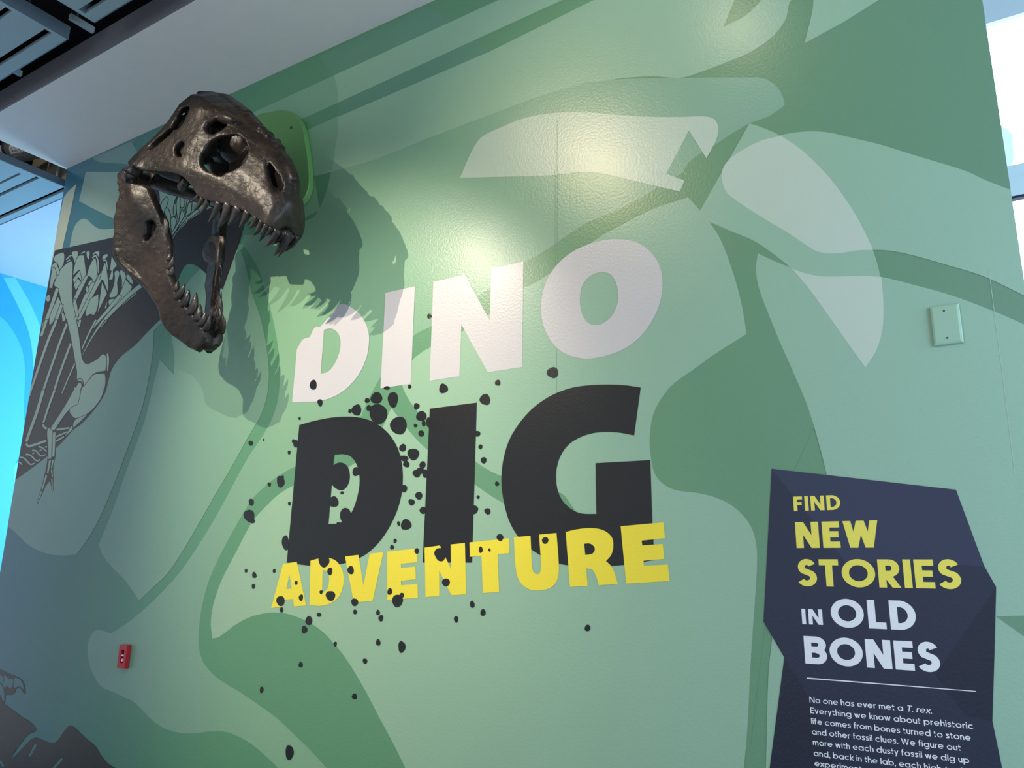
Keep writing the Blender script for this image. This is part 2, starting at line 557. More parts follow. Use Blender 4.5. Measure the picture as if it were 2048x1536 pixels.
ceiling_panel('blue lit slotted ceiling panel left of the soffit, above the blue wall', BX + .01, cx1, -2.4, 0.165, CZ, .055, sl, 'slotted ceiling panels')

# ductwork in the gap between soffit and panels
def duct(label, a, b, r, foil=False):
    t = thing('air_duct', tuple((Vector(a) + Vector(b)) / 2), label, 'duct')
    MB().tube(a, b, r, 20).build('pipe', M_STEEL, t, smooth=False)
    d = (Vector(b) - Vector(a))
    for k in (.25, .5, .75):
        p = Vector(a) + d * k
        MB().tube(p - d.normalized() * .02, p + d.normalized() * .02, r * 1.05, 20).build('joint_band', M_STEEL, t)
g1 = on_plane(70, 312, 2, 4.86); g2 = on_plane(104, 336, 2, 4.80)
t = thing('air_duct', tuple(float(v) for v in g1), 'crinkled foil wrapped duct in the dark gap left of the soffit', 'duct')
foil = mat('duct_foil', (226, 226, 232), .3, .6, bump=(45, 1.0, .02), var=.5)
MB().tube((float(g1[0]) - .9, float(g1[1]) - .12, 4.98), (float(g1[0]) + .30, float(g1[1]) + .10, 4.97), .085, 18).build('pipe', foil, t)
for k_ in (-.6, -.3):
    MB().tube((float(g1[0]) + k_, float(g1[1]) + .17 * k_ - .003, 4.975), (float(g1[0]) + k_ + .03, float(g1[1]) + .17 * k_ + .003, 4.975), .09, 18).build('joint_band', M_STEEL, t)
t = thing('beam_casing', tuple(float(v) for v in g2), 'beige boxed beam in the gap beside the soffit end', 'beam')
beige = mat('beam_beige_paint', (176, 164, 140), .6, .3, bump=(20, .3, .01), var=.1)
MB().box((float(g2[0]) - .5, .20, 4.66), (-5.85, .34, 5.1)).build('casing', beige, t)
MB().tube((float(g2[0]) + .02, .17, 4.66), (float(g2[0]) + .02, .17, 5.4), .012, 8).build('hanger_rod', M_PANEL, t)
MB_ = MB()
t = thing('steel_strut', (-5.0, -.75, 4.9), 'thin steel strut ends in the dark gap beside the soffit', 'strut')
for px, py in ((186, 66), (42, 153)):
    q = on_plane(px, py, 2, 4.68)
    MB().box((float(q[0]) - .012, float(q[1]) - .14, 4.68), (float(q[0]) + .012, float(q[1]), 4.715)).build('strut_arm', M_PANEL, t)
    MB().tube((float(q[0]), float(q[1]) - .1, 4.715), (float(q[0]), float(q[1]) - .1, 6.2), .006, 6).build('hanger_rod', M_STEEL, t)

# ------------------------------------------------------------------ mural: green shapes
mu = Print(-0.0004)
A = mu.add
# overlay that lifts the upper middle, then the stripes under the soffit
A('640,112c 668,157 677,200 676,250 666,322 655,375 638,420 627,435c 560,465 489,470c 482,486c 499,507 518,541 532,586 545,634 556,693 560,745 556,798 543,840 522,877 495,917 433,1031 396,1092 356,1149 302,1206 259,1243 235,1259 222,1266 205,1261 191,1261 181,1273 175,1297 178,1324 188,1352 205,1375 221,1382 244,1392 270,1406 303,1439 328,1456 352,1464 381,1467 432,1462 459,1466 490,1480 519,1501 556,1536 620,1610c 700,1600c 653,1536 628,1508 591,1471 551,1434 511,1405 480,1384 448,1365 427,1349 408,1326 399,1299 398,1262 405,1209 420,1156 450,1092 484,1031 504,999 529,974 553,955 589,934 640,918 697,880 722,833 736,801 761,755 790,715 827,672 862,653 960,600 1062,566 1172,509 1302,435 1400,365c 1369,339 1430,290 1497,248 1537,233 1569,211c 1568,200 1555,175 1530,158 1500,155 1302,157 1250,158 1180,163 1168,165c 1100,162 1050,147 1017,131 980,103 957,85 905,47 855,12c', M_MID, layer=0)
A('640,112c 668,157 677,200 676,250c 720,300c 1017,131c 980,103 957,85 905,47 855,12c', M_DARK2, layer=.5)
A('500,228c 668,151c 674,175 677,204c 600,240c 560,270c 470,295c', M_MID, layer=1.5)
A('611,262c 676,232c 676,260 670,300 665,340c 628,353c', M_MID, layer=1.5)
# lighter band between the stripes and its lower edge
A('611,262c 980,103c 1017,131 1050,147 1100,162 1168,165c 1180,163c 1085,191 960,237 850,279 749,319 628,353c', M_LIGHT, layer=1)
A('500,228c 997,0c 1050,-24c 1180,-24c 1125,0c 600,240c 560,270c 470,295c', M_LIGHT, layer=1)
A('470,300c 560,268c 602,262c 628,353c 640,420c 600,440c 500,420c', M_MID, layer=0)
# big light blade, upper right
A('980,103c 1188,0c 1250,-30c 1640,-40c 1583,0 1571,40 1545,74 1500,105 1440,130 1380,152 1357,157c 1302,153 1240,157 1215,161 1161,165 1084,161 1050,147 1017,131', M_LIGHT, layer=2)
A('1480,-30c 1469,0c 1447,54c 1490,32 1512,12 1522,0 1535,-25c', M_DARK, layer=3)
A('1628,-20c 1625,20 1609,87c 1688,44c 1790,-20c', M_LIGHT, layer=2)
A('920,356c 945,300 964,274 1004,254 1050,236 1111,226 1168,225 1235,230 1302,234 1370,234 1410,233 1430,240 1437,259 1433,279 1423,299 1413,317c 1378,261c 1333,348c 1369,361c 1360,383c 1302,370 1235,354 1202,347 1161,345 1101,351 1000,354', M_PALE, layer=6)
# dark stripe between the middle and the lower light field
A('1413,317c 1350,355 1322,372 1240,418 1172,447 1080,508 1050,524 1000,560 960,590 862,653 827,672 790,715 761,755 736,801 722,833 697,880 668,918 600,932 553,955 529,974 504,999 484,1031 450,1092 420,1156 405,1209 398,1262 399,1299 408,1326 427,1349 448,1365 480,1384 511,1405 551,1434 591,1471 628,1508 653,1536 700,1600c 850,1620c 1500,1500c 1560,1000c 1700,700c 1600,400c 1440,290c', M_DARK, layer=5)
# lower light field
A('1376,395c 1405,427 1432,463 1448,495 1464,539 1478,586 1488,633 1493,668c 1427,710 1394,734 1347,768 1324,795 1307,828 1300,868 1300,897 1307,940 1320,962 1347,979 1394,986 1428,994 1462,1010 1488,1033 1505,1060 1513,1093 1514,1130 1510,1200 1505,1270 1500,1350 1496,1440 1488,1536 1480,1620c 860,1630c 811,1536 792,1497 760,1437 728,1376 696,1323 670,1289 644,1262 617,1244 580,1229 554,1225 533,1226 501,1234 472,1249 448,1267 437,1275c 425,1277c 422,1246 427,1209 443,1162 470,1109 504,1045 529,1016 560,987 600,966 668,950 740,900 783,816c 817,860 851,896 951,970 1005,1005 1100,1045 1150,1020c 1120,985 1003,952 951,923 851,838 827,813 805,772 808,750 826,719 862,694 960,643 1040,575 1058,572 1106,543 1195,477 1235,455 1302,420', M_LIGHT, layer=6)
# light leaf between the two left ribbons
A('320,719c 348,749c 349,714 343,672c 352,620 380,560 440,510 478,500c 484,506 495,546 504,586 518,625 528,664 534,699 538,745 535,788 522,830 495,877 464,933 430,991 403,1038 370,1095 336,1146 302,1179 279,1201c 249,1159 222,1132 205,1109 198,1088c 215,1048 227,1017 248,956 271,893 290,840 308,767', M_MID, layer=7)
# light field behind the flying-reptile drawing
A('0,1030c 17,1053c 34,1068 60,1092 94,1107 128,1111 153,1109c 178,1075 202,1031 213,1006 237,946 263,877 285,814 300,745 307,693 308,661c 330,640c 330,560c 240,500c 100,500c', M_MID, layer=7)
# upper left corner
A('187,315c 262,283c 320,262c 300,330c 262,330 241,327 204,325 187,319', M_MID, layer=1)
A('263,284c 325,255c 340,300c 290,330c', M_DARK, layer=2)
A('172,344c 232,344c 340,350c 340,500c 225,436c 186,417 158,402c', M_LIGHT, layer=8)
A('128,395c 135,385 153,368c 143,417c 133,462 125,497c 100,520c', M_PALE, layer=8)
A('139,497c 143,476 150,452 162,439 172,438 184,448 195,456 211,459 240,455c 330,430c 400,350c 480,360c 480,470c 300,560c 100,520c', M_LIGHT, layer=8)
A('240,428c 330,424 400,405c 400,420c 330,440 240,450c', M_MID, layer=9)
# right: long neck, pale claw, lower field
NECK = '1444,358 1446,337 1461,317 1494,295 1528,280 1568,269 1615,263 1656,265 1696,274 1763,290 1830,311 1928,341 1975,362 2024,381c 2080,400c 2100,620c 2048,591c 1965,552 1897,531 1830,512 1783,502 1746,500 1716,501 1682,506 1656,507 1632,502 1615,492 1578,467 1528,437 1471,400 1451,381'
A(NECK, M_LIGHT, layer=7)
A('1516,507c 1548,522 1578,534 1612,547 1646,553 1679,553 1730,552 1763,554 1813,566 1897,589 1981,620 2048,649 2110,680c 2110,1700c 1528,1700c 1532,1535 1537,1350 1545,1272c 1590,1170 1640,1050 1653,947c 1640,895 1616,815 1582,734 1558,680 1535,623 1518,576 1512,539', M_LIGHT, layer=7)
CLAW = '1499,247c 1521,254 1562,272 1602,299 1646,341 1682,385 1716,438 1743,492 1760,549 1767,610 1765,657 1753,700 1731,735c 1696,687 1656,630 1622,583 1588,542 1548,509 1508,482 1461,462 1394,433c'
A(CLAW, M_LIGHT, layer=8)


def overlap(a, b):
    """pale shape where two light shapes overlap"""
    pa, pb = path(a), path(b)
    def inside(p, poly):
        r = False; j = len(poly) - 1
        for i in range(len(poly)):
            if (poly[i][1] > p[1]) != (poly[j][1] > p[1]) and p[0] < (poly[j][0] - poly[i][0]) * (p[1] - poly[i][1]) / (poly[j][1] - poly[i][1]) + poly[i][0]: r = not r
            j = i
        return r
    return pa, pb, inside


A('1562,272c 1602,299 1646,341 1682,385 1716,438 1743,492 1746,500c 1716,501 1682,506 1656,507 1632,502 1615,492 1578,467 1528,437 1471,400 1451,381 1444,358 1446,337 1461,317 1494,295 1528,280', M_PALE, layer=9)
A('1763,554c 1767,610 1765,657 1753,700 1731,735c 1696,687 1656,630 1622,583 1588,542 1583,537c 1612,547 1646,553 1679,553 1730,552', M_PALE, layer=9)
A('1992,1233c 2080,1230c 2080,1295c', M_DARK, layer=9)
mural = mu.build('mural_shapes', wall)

# ------------------------------------------------------------------ flying-reptile drawing
LY = 11
art = thing('fossil_drawing', tuple(float(v) for v in wall_pt(170, 700)), 'black drawing of a winged fossil skeleton on the wall behind the skull', 'wall drawing')
ink = Print(-0.0004)
ink.add('110,501c 222,476c 300,470c 336,488c 366,451 400,427 424,415 490,400c 492,440c 479,485c 446,579c 431,566 409,544c 395,533 383,528 372,530 362,545 355,562c 345,620c 317,643c 293,667 270,691 244,712 232,726 223,742 217,763 211,785 199,806 182,828 162,849 148,859 125,884 111,898c 111,913 107,935 107,966 106,984c 100,962c 92,972c 86,986 74,1009c 82,980 88,956 93,933 96,912c 92,915 74,929 55,943 28,962c 20,960c 60,760c', M_INK, layer=LY)
ink.build('silhouette', art)
bone = Print(-0.0004)


LINE_W = 2.3


def outline_fill(pts, m):
    k_ = LY + 1 + bone.n * 0 + getattr(bone, 'order', 0) * .08
    bone.order = getattr(bone, 'order', 0) + 1
    bone.n = 0
    o = path(pts) if isinstance(pts, str) else pts
    o = [p for i, p in enumerate(o) if math.dist(p, o[i - 1]) > .05]
    for q in ribbon(o + [o[0]], LINE_W):
        bone.add(q, M_INK, layer=k_); bone.n = 0
    bone.add(o, m, layer=k_ + .04); bone.n = 0


def B(s, ox, oy, k, m=None, layer=LY + 1):
    pts = []
    for t in s.split():
        c = 'c' if t.endswith('c') else ''
        x, y = t.rstrip('c').split(',')
        pts.append('%.2f,%.2f%s' % (ox + float(x) / k, oy + float(y) / k, c))
    if m is M_INK: bone.add(' '.join(pts), m, layer=LY + 12)
    else: outline_fill(' '.join(pts), m or M_LIGHT)


def BS(s, ox, oy, k, w, w2=None, m=None, layer=LY + 1):
    p = smooth_open(pl(s, ox, oy, k), 4) if s.count(' ') > 1 else pl(s, ox, oy, k)
    outline_fill(stroke(p, w / k, (w if w2 is None else w2) / k), m or M_LIGHT)


Z1 = (80, 490, 9.309); Z2 = (40, 640, 10.24); Z3 = (20, 780, 10.24); Z4 = (290, 340, 10.24)
# vertebrae heads along the back
B('270,300 275,220 320,180 440,140c 455,200 445,330 410,410 375,460c 330,330c', *Z1)
B('600,140 650,122 710,125c 700,250 665,360c 640,290', *Z1, m=M_LIGHT)
B('870,130c 930,122c 925,200 910,275c 880,230', *Z1, m=M_LIGHT)
B('980,190 1030,130 1108,125c 1100,235c 1060,170 1030,160', *Z1, m=M_LIGHT)
B('1165,260 1180,205 1230,175 1265,180 1258,215 1220,250 1180,285', *Z1)
BS('770,165 800,140 845,128', *Z1, 18, m=M_LIGHT)
BS('490,275 560,205 595,195', *Z1, 22, m=M_LIGHT)
BS('505,315 560,275', *Z1, 22, m=M_LIGHT)
BS('980,245 1030,200 1060,230 1085,330 1085,520', *Z1, 26)
BS('1175,295 1225,285 1245,330 1255,440', *Z1, 22)
B('1340,210c 1380,290 1430,380 1375,440 1360,480 1365,560 1350,640c 1290,640c 1340,480c 1310,470c', *Z1)
# shoulder blade and ribs
B('590,310 610,350 605,600 600,960 640,1210 700,1420 720,1540c 540,1540c 480,1330 400,1040 350,830 330,790 270,750 300,640 330,560 400,450 500,350', *Z1)
B('300,330 330,400 360,480 330,560 250,440c 225,430c 230,380', *Z1)
B('230,440c 270,420 315,600 290,620 250,700 230,800c 180,800c', *Z1, m=M_LIGHT)
for s, w in (('860,560 760,790 640,1050', 95), ('1070,560 960,790 840,1010 760,1200 660,1400', 95),
             ('1230,420 1090,680 960,930 830,1180 720,1400', 85)):
    BS(s, *Z1, w, w * .5)
B('720,215 820,195c 860,540c 800,650c 730,460c 620,560c 640,430', *Z1, m=M_LIGHT)
B('1010,255 1040,270 1075,545c 1020,700c 960,600c 880,560c 930,400', *Z1)
B('1210,340 1230,380 1275,720 1270,870c 1180,650c 1120,640c', *Z1)
B('620,640c 740,480c 770,650 720,590c 640,720c', *Z1)
B('640,740c 710,625c 770,700c 670,840c', *Z1)
B('900,720c 960,640c 975,690c 915,770c', *Z1)
B('850,830c 880,760c 910,850c 880,890c', *Z1)
B('620,1080c 660,1000c 690,1110 720,1330c 680,1330c', *Z1)
B('870,1320 860,1230 950,1000c 1090,920c 1080,1130 1010,1300 960,1285 920,1290', *Z1)
B('1120,1000c 1160,700c 1250,900c 1080,1250c', *Z1)
B('1400,600 1400,500 1460,485 1480,540 1440,690 1450,860 1420,950 1330,980c 1290,960c 1380,760', *Z1)
B('1500,480 1580,520 1600,640 1530,830c 1530,640', *Z1)
B('1620,560 1720,650 1730,730c 1680,700', *Z1)
B('1600,650c 1720,780c 1600,1000 1450,1150 1300,1140c 1290,1030 1400,1000 1480,930', *Z1)
BS('1880,760 1700,900 1500,1090 1300,1290 1100,1530', *Z1, 75, 50)
BS('1790,900 1540,1120', *Z1, 14, 8)
BS('1500,940 1300,1180 1150,1350 990,1530', *Z1, 60, 40)
B('1210,1180 1255,1060c 1240,1175c', *Z1)
# left ribs running down
BS('330,810 250,1050 150,1330 60,1540', *Z1, 60)
B('340,970c 400,1080c 330,1250 250,1420 180,1500c 190,1330', *Z1)
BS('410,1110 330,1330 250,1540', *Z1, 55)
B('410,1280c 430,1250c 480,1390 425,1430c', *Z1)
B('370,1380c 420,1200c 440,1180c 350,1430c', *Z1)
B('130,960 180,930 190,1030 150,1060c 110,1020c', *Z1, m=M_LIGHT)
# long finger bones
BS('550,0 440,330', *Z2, 50)
BS('755,0 600,370 460,760 350,1080 240,1400 190,1560', *Z2, 50, 42)
BS('965,80 830,430 690,830 560,1210 450,1540', *Z2, 44, 40)
BS('1045,480 900,870 790,1180 680,1540', *Z2, 40)
BS('1130,890 1000,1180 865,1500', *Z2, 26, 20)
BS('1240,0 1205,140', *Z2, 40)
BS('1560,0 1400,310 1270,600', *Z2, 34, 20)
BS('1720,0 1560,230 1420,460 1290,710', *Z2, 40, 8)
BS('1780,0 1660,160', *Z2, 14, 8)
# humerus sweeping down to the elbow
B('970,-10c 1150,-10c 1200,250 1230,470 1260,720 1300,850 1370,905 1500,860 1620,780 1680,715 1730,710 1780,790 1780,900 1750,1040c 1620,1060 1500,1110 1430,1200 1370,1290 1320,1330c 1290,1230 1240,1190 1170,1210c 1175,1060 1140,860 1090,560 1030,260', *Z2)
B('1785,690c 1810,680c 1830,800 1810,1045c 1790,1040c', *Z2)
B('1175,1250c 1220,1215 1270,1230 1295,1310c 1260,1260 1220,1250', *Z2)
B('1180,1340 1230,1280 1265,1340 1250,1400 1230,1540c 1070,1540c', *Z2)
B('1740,1100c 1755,1200 1740,1380 1680,1540c 1250,1540c 1270,1420 1330,1340 1420,1240 1510,1130 1640,1100', *Z2)
# lower arm
B('1320,-10c 1450,-10c 1430,140 1380,300 1240,380 1180,440 1080,570 980,720 920,810 870,825 845,790 880,720 1000,540 1150,300', *Z3)
B('1470,-10c 1930,-10c 1860,180 1700,390 1560,500 1430,560 1330,570 1260,500 1228,430 1260,370 1390,290 1430,180', *Z3)
BS('690,0 560,440 430,800 340,1060', *Z3, 58, 52)
BS('920,0 800,330 690,670', *Z3, 44, 34)
BS('685,710 700,750 760,800', *Z3, 42)
BS('340,1100 380,1150 450,1140 750,1040', *Z3, 46)
B('1300,740 1310,680 1350,610 1590,500c 1310,775c', *Z3)
BS('960,815 1220,775', *Z3, 34)
BS('950,960 1170,860', *Z3, 32, 26)
BS('950,1050 1110,955', *Z3, 34, 28)
B('1260,740c 1280,740c 1290,810c 1130,950c', *Z3)
B('775,820 800,780 880,860 870,1000 855,1200 850,1400c 790,1415c 790,1150 770,950', *Z3)
B('890,880 935,860c 930,1100 915,1360c 868,1370c 880,1100', *Z3)
for s in ('590,1160 660,1180 760,1260', '460,1240 540,1250 640,1350 740,1320', '330,1320 430,1340 550,1450 630,1420', '210,1380 300,1400 420,1520 510,1500', '190,1470 260,1530'):
    BS(s, *Z3, 34, 26)
for x, y in ((630, 1235), (485, 1297), (745, 1165)):
    B('%d,%d %d,%d %d,%d %d,%d' % (x - 26, y + 8, x, y - 18, x + 26, y - 8, x, y + 18), *Z3)
for q in ('135.6,636c 151.4,636c 152.6,643.5c 136.6,643.5c', '149.5,775c 160.3,775c 160.3,785c 147.3,785c', '164.2,775c 204.6,775c 203.5,785c 163.6,785c'):
    bone.order += 1
    bone.add(q, M_LIGHT, layer=LY + 1 + bone.order * .08)
bone.build('wing_bones', art)
bone = Print(-0.0004)
# toes (zoom 0,800 x5.12)
Z6 = (0, 800, 5.12)
for s, w in (('515,615 490,750', 20), ('478,770 435,915', 17), ('428,935 388,1050', 12), ('545,615 530,700', 16), ('530,710 540,795', 14), ('532,805 540,920', 12)):
    BS(s, *Z6, w, w * .5 if 'x' in s else w * .7)
bone.build('toe_bones', art)
bone = Print(-0.0004)
# neck seen through the open jaws
LINE_W = 3.2
B('100,400c 310,395c 660,410 690,470 620,600 590,760 600,920 530,960 500,830 440,750 480,560 460,545 320,700c 280,740c 200,730c', *Z4, m=M_LIGHT)
B('200,735c 300,745 370,650 460,560 440,740 390,870 400,1040 420,1160 390,1195c 280,960', *Z4)
B('415,860 450,780 500,860 530,980 550,1160 520,1200 480,1040', *Z4)
B('400,1000 420,960 480,1150 470,1190c 430,1130', *Z4)
B('610,690 630,700 635,860 615,960c 590,860', *Z4)
B('660,620 710,550 730,600 715,760 700,980 680,1000 655,800', *Z4)
B('700,490c 820,520c 800,740 740,760 730,560', *Z4, m=M_LIGHT)
B('830,540c 870,540c 850,700 815,830c', *Z4, m=M_LIGHT)
B('880,560c 920,560c 870,860c 840,860c', *Z4)
B('940,560c 1000,560c 960,640c 930,640c', *Z4, m=M_LIGHT)
B('900,680c 960,670c 930,880 840,940c', *Z4)
B('540,1000 610,980 650,1060c 560,1300c', *Z4)
B('700,1060c 760,800c 800,900c 810,930 700,1120 600,1290 480,1480c 470,1450c', *Z4)
BS('1100,830 930,960 760,1150 600,1340 500,1510', *Z4, 62, 20)
BS('1110,885 900,1030', *Z4, 16, 8)
BS('820,1060 640,1290 520,1490', *Z4, 16, 8)
B('410,1190c 530,1230c 480,1430c 470,1400c', *Z4, m=M_LIGHT)
B('290,400c 110,400c 100,440c 200,720 250,740 300,720c 310,600', *Z4, m=M_INK, layer=LY + 2)
bone.build('neck_bones', art)

art2 = thing('fossil_drawing', tuple(float(v) for v in wall_pt(60, 1480)), 'black rock outline with a clawed foot drawn at the bottom left of the wall', 'wall drawing')
ink = Print(-0.0004)
Z7 = (0, 1236, 5.12)
def P_(s, ox, oy, k):
    return ' '.join('%.2f,%.2f%s' % (ox + float(t.rstrip('c').split(',')[0]) / k, oy + float(t.rstrip('c').split(',')[1]) / k, 'c' if t.endswith('c') else '') for t in s.split())
ink.add(P_('-200,780c 0,870 60,890 130,940 220,1010 290,1050 350,1100 370,1140 350,1170 300,1190 250,1240 120,1420c 140,1425c 280,1280 330,1235 380,1225 450,1255 540,1280 590,1255 650,1170 700,1110 725,1100 770,1125 880,1230 985,1320 1040,1410 1120,1500 1200,1540 1500,1700c -400,1800c', *Z7), M_INK, layer=LY)
ink.add(P_('-60,180c 0,255 120,310 300,400 390,405 440,460 550,500 630,580 690,700 712,860 690,960 640,890 590,810 520,785 460,800 420,900 340,970 140,1000 130,1240 80,1260 0,1200c -60,1200c', 0, 1320, 13.96), M_INK, layer=LY)
ink.build('silhouette', art2)
bone = Print(-0.0004)
Z8 = (0, 1320, 13.96)
B('130,430 170,440 230,510 290,530 360,530 370,620 350,720 310,785 265,790c 235,725 190,730 120,765 85,690 110,560', *Z8, m=M_DARK)
B('405,520 440,500 530,520 600,590 650,700 665,815c 600,760 530,735 470,755 395,780c', *Z8, m=M_DARK)
B('-40,430c 50,440 95,490 90,600 60,660 0,600 -40,560', *Z8, m=M_DARK)
B('0,660 60,720 110,840 125,1000 110,1160 80,1120 40,1000 0,960 -40,950c -40,650c', *Z8, m=M_DARK)
bone.build('foot_bones', art2)
for s in ('370,1295 305,1415', '640,1440 540,1550', '0,1465 40,1525'):
    bone = Print(-0.0004)
    BS(s, *Z7, 26, 18, m=M_DARK)
    bone.build('rock_crack', art2)

# wallpaper seams
seam = Print(-0.0004)
for pts, w in (([(1114.5, 240), (1114, 520), (1113.2, 900), (1112.5, 1100)], .7), ([(1978, 540), (1996, 680), (2012, 800), (2030, 950)], .8), ([(1110, 340), (1110, 560)], .5)):
    seam.add(stroke(pts, w), M_MID if w < .75 else M_PALE, layer=LY + 3)
seam.build('mural_seams', wall)

# ------------------------------------------------------------------ title lettering


def word(name, label, letters, material, layer, where, cat='lettering'):
    t = thing(name, tuple(float(v) for v in wall_pt(*where)), label, cat)
    for out_, holes in letters:
        p = Print(-0.0004)
        p.add(out_, material, holes=holes, layer=layer)
        p.build('letter', t)
    return t


WL = 16
DINO = [
    ('594.2,699c 604.7,680.7 611,676.5 619.3,674.6 625.4,662.4 631.6,654.6 640,654.6c 650,644 657,635.5c 662,633.6 667,622 675.5,614.8c 678,608.2c 691.4,609.2 708.5,618.5 723,632 733,650 738.2,669.7 738.2,689 734,713.7 723,740.5 706,765 684,784.5 657,798 630,803.5 584.7,804.7c',
     ['648.6,660c 662,657.5 673,662.4 680.4,674.6 681.6,690.5 678,709 669.4,728.3 657.2,743 642,748c']),
    ('771.4,586c 830.5,572.8c 822,767.9c 761.4,776.7c', []),
    ('867.1,564c 930,549.6c 980.2,641.2c 983,538c 1047.2,523.2c 1045,734.4c 976.2,744.8c 923.3,649c 919.6,752.7c 859.8,762c', []),
    ('1235.9,478.6 1267.6,483 1294.5,497.6 1314,520.8 1323.8,547.7 1325,577 1320,606 1306.7,638 1284.7,669.7 1255.4,694 1218.8,710 1179.7,717.3 1148,713.7 1121,701.5 1101.6,680.7 1088,652.6 1082.6,621 1084.5,594 1094.3,559.9 1116,528 1145.5,503.7 1179.7,487.8 1209,480.5',
     ['1206.6,544.5 1221,548.9 1232,564.7 1236.4,586.7 1234.7,608.7 1224.9,630.7 1209,645.3 1192,650.7 1177.3,646.5 1166.3,631.9 1161,611 1161.4,586.7 1167.5,567 1184.6,550'])]
word('title_word_dino', 'white word DINO with a bite out of its D, highest word of the title', DINO, M_WHITE, WL, (950, 650))
G_ = ('1281.8,775.2c 1268.7,871c 1240,865.5 1212,864 1186,866.5 1160,875 1137,890 1121,913 1113.3,940 1113,965 1119,990 1130,1007 1146,1020 1164,1027 1193,1028c 1191.5,926.4c 1300.9,920.3c 1305.3,1046.5c 1309,1120c 1280,1125 1248,1130 1190,1132.5 1137.3,1130.7 1105,1123 1080,1110 1052,1090 1033,1068 1018,1040 1009,1008 1003.8,975 1003.5,948 1008,915 1019,880 1036,851 1056.4,826 1077,807.7 1106.5,789.4 1143,776 1179.7,770.6 1221,769.3 1253,771')
DIG = [
    ('599.1,850.4c 626.5,842.5 660.7,835.7 692.4,833.3 719.3,835.2 743.7,842.5 765.6,856 785,876.7 798.6,903.6 805.2,935.3 806,964.6 803.5,989 795,1020.8 780.3,1052.5 760.8,1081.8 738.8,1103.8 719.3,1115.9 692.4,1125.7 665.5,1130 621.6,1131.3 574,1125.2c',
     ['669.2,909.2c 687.5,908.5 702,913.3 713,928 719.3,952.4 718.8,974.4 713,1001 704,1024 690,1040.3 675.3,1047 657.7,1048c']),
    ('860.1,817.4c 954.1,805.4c 944.6,1125.2c 845.7,1125.2c', []), (G_, [])]
dig = word('title_word_dig', 'large black word DIG under the white word on the green wall', DIG, M_BLACK, WL, (940, 960))
ADV = [
    ('566.7,1127.6c 594.3,1123.7c 613,1211c 589,1213c 586.7,1198.4c 568.4,1199.4c 565.4,1213c 543,1216c', ['579.6,1149.6c 584.2,1177.4c 573.5,1178c']),
    ('621.6,1121.3c 637.5,1117 648.5,1114.7 659.4,1116 672.9,1122 683.9,1136.7 688,1155 686.3,1174.5 677.8,1194 663,1206 643.6,1211.6 619.6,1210.6c', ['646,1140.8c 652,1140.8 657.7,1147.7 658.7,1162.3 655.8,1177 648.5,1183.8 645,1184.3c']),
    ('690.7,1113c 717.3,1109.8c 727.8,1170.8c 740,1107.4c 767.4,1104.2c 746,1201.9c 708.3,1205c', []),
    ('775,1103.2c 835.2,1096.9c 835.7,1124.5c 802.8,1127.6c 802.8,1136c 831.6,1133c 832.3,1158.6c 802.8,1161.8c 802.8,1170.4c 836,1168c 836.5,1195.8c 775,1199.7c', []),
    ('849.9,1095.2c 880.4,1091c 902.9,1138.4c 901.9,1089c 930.4,1085.9c 932.9,1188.7c 903.6,1190.4c 879.2,1141.6c 879.2,1192c 851.6,1194c', []),
    ('939.5,1084.8c 1018.9,1076.3c 1019.6,1106.3c 995.7,1108.7c 998.9,1184c 966.4,1186.1c 963.5,1111.7c 940.3,1113.6c', []),
    ('1028.2,1074.6c 1061.6,1071.4c 1064,1127c 1066,1140.5 1073.8,1148.5 1081,1144 1082.8,1127c 1078.7,1069.2c 1113.6,1066c 1118.2,1134.4 1115.3,1158.8 1103,1174.7 1081,1180.8 1061.6,1179.5 1042,1166 1032.8,1141.7', []),
    ('1131.9,1064c 1154.4,1058.7 1183.7,1056.3 1208,1061 1224,1074.6 1227,1092.9 1222.7,1110 1212.5,1122.2c 1222.7,1132 1230,1146.6 1236.2,1168c 1198.3,1170.5c 1192.2,1151.5 1184.9,1139.3 1173.2,1136.8c 1175.9,1171.7c 1140.5,1173.9c', ['1169,1087.5c 1178.8,1086.8 1187.3,1091.6 1190.3,1099 1184.9,1107.5 1171,1110c']),
    ('1241.8,1052.6c 1327.2,1044.8c 1330.6,1076.5c 1283.8,1081.2c 1285,1090.9c 1326,1088c 1329,1118c 1287.4,1121.4c 1288.7,1131.4c 1336.3,1129c 1340,1162c 1252.8,1167.3c', [])]
word('title_word_adventure', 'yellow word ADVENTURE, lowest word of the wall title', ADV, M_YELLOW, WL + 2, (940, 1130))

# black dirt specks flung around the title
SP5 = '603,123,28,42 658,268,20,30 490,397,10,12 957,328,38,46 902,338,12,18 1120,230,45,48 1060,312,22,25 1135,360,68,85 1255,243,40,64 1205,148,24,15 1392,137,14,17 1668,153,34,40 2010,243,42,45 1449,298,22,28 1488,378,42,40 1507,437,15,28 1440,456,14,15 1487,521,23,26 1548,430,20,42 1302,455,64,74 1335,638,27,32 1422,690,46,48 1350,725,30,24 1365,772,26,26 1322,715,18,14 1498,778,25,30 1450,848,32,32 1480,825,30,26 1520,850,22,35 1945,522,25,24 1972,630,16,20 1998,740,22,27 1953,1041,12,15 1920,1143,30,37 2030,1158,24,26 1467,1030,28,32 1408,1083,25,27 1500,1150,24,30 1363,1267,42,44 1302,1258,12,20 1273,1400,13,18 1248,1452,16,20 1346,972,25,32 440,585,12,18 462,605,22,32 405,676,11,16 195,572,6,10 90,599,18,20 335,915,30,48 350,880,12,15 242,937,14,17 95,1083,20,30 78,1195,42,52 105,1235,20,22 407,1095,11,17 375,1415,27,62 820,870,80,115 953,833,28,38 838,1006,13,13 770,1080,38,45 865,1190,42,62 808,1255,14,8'
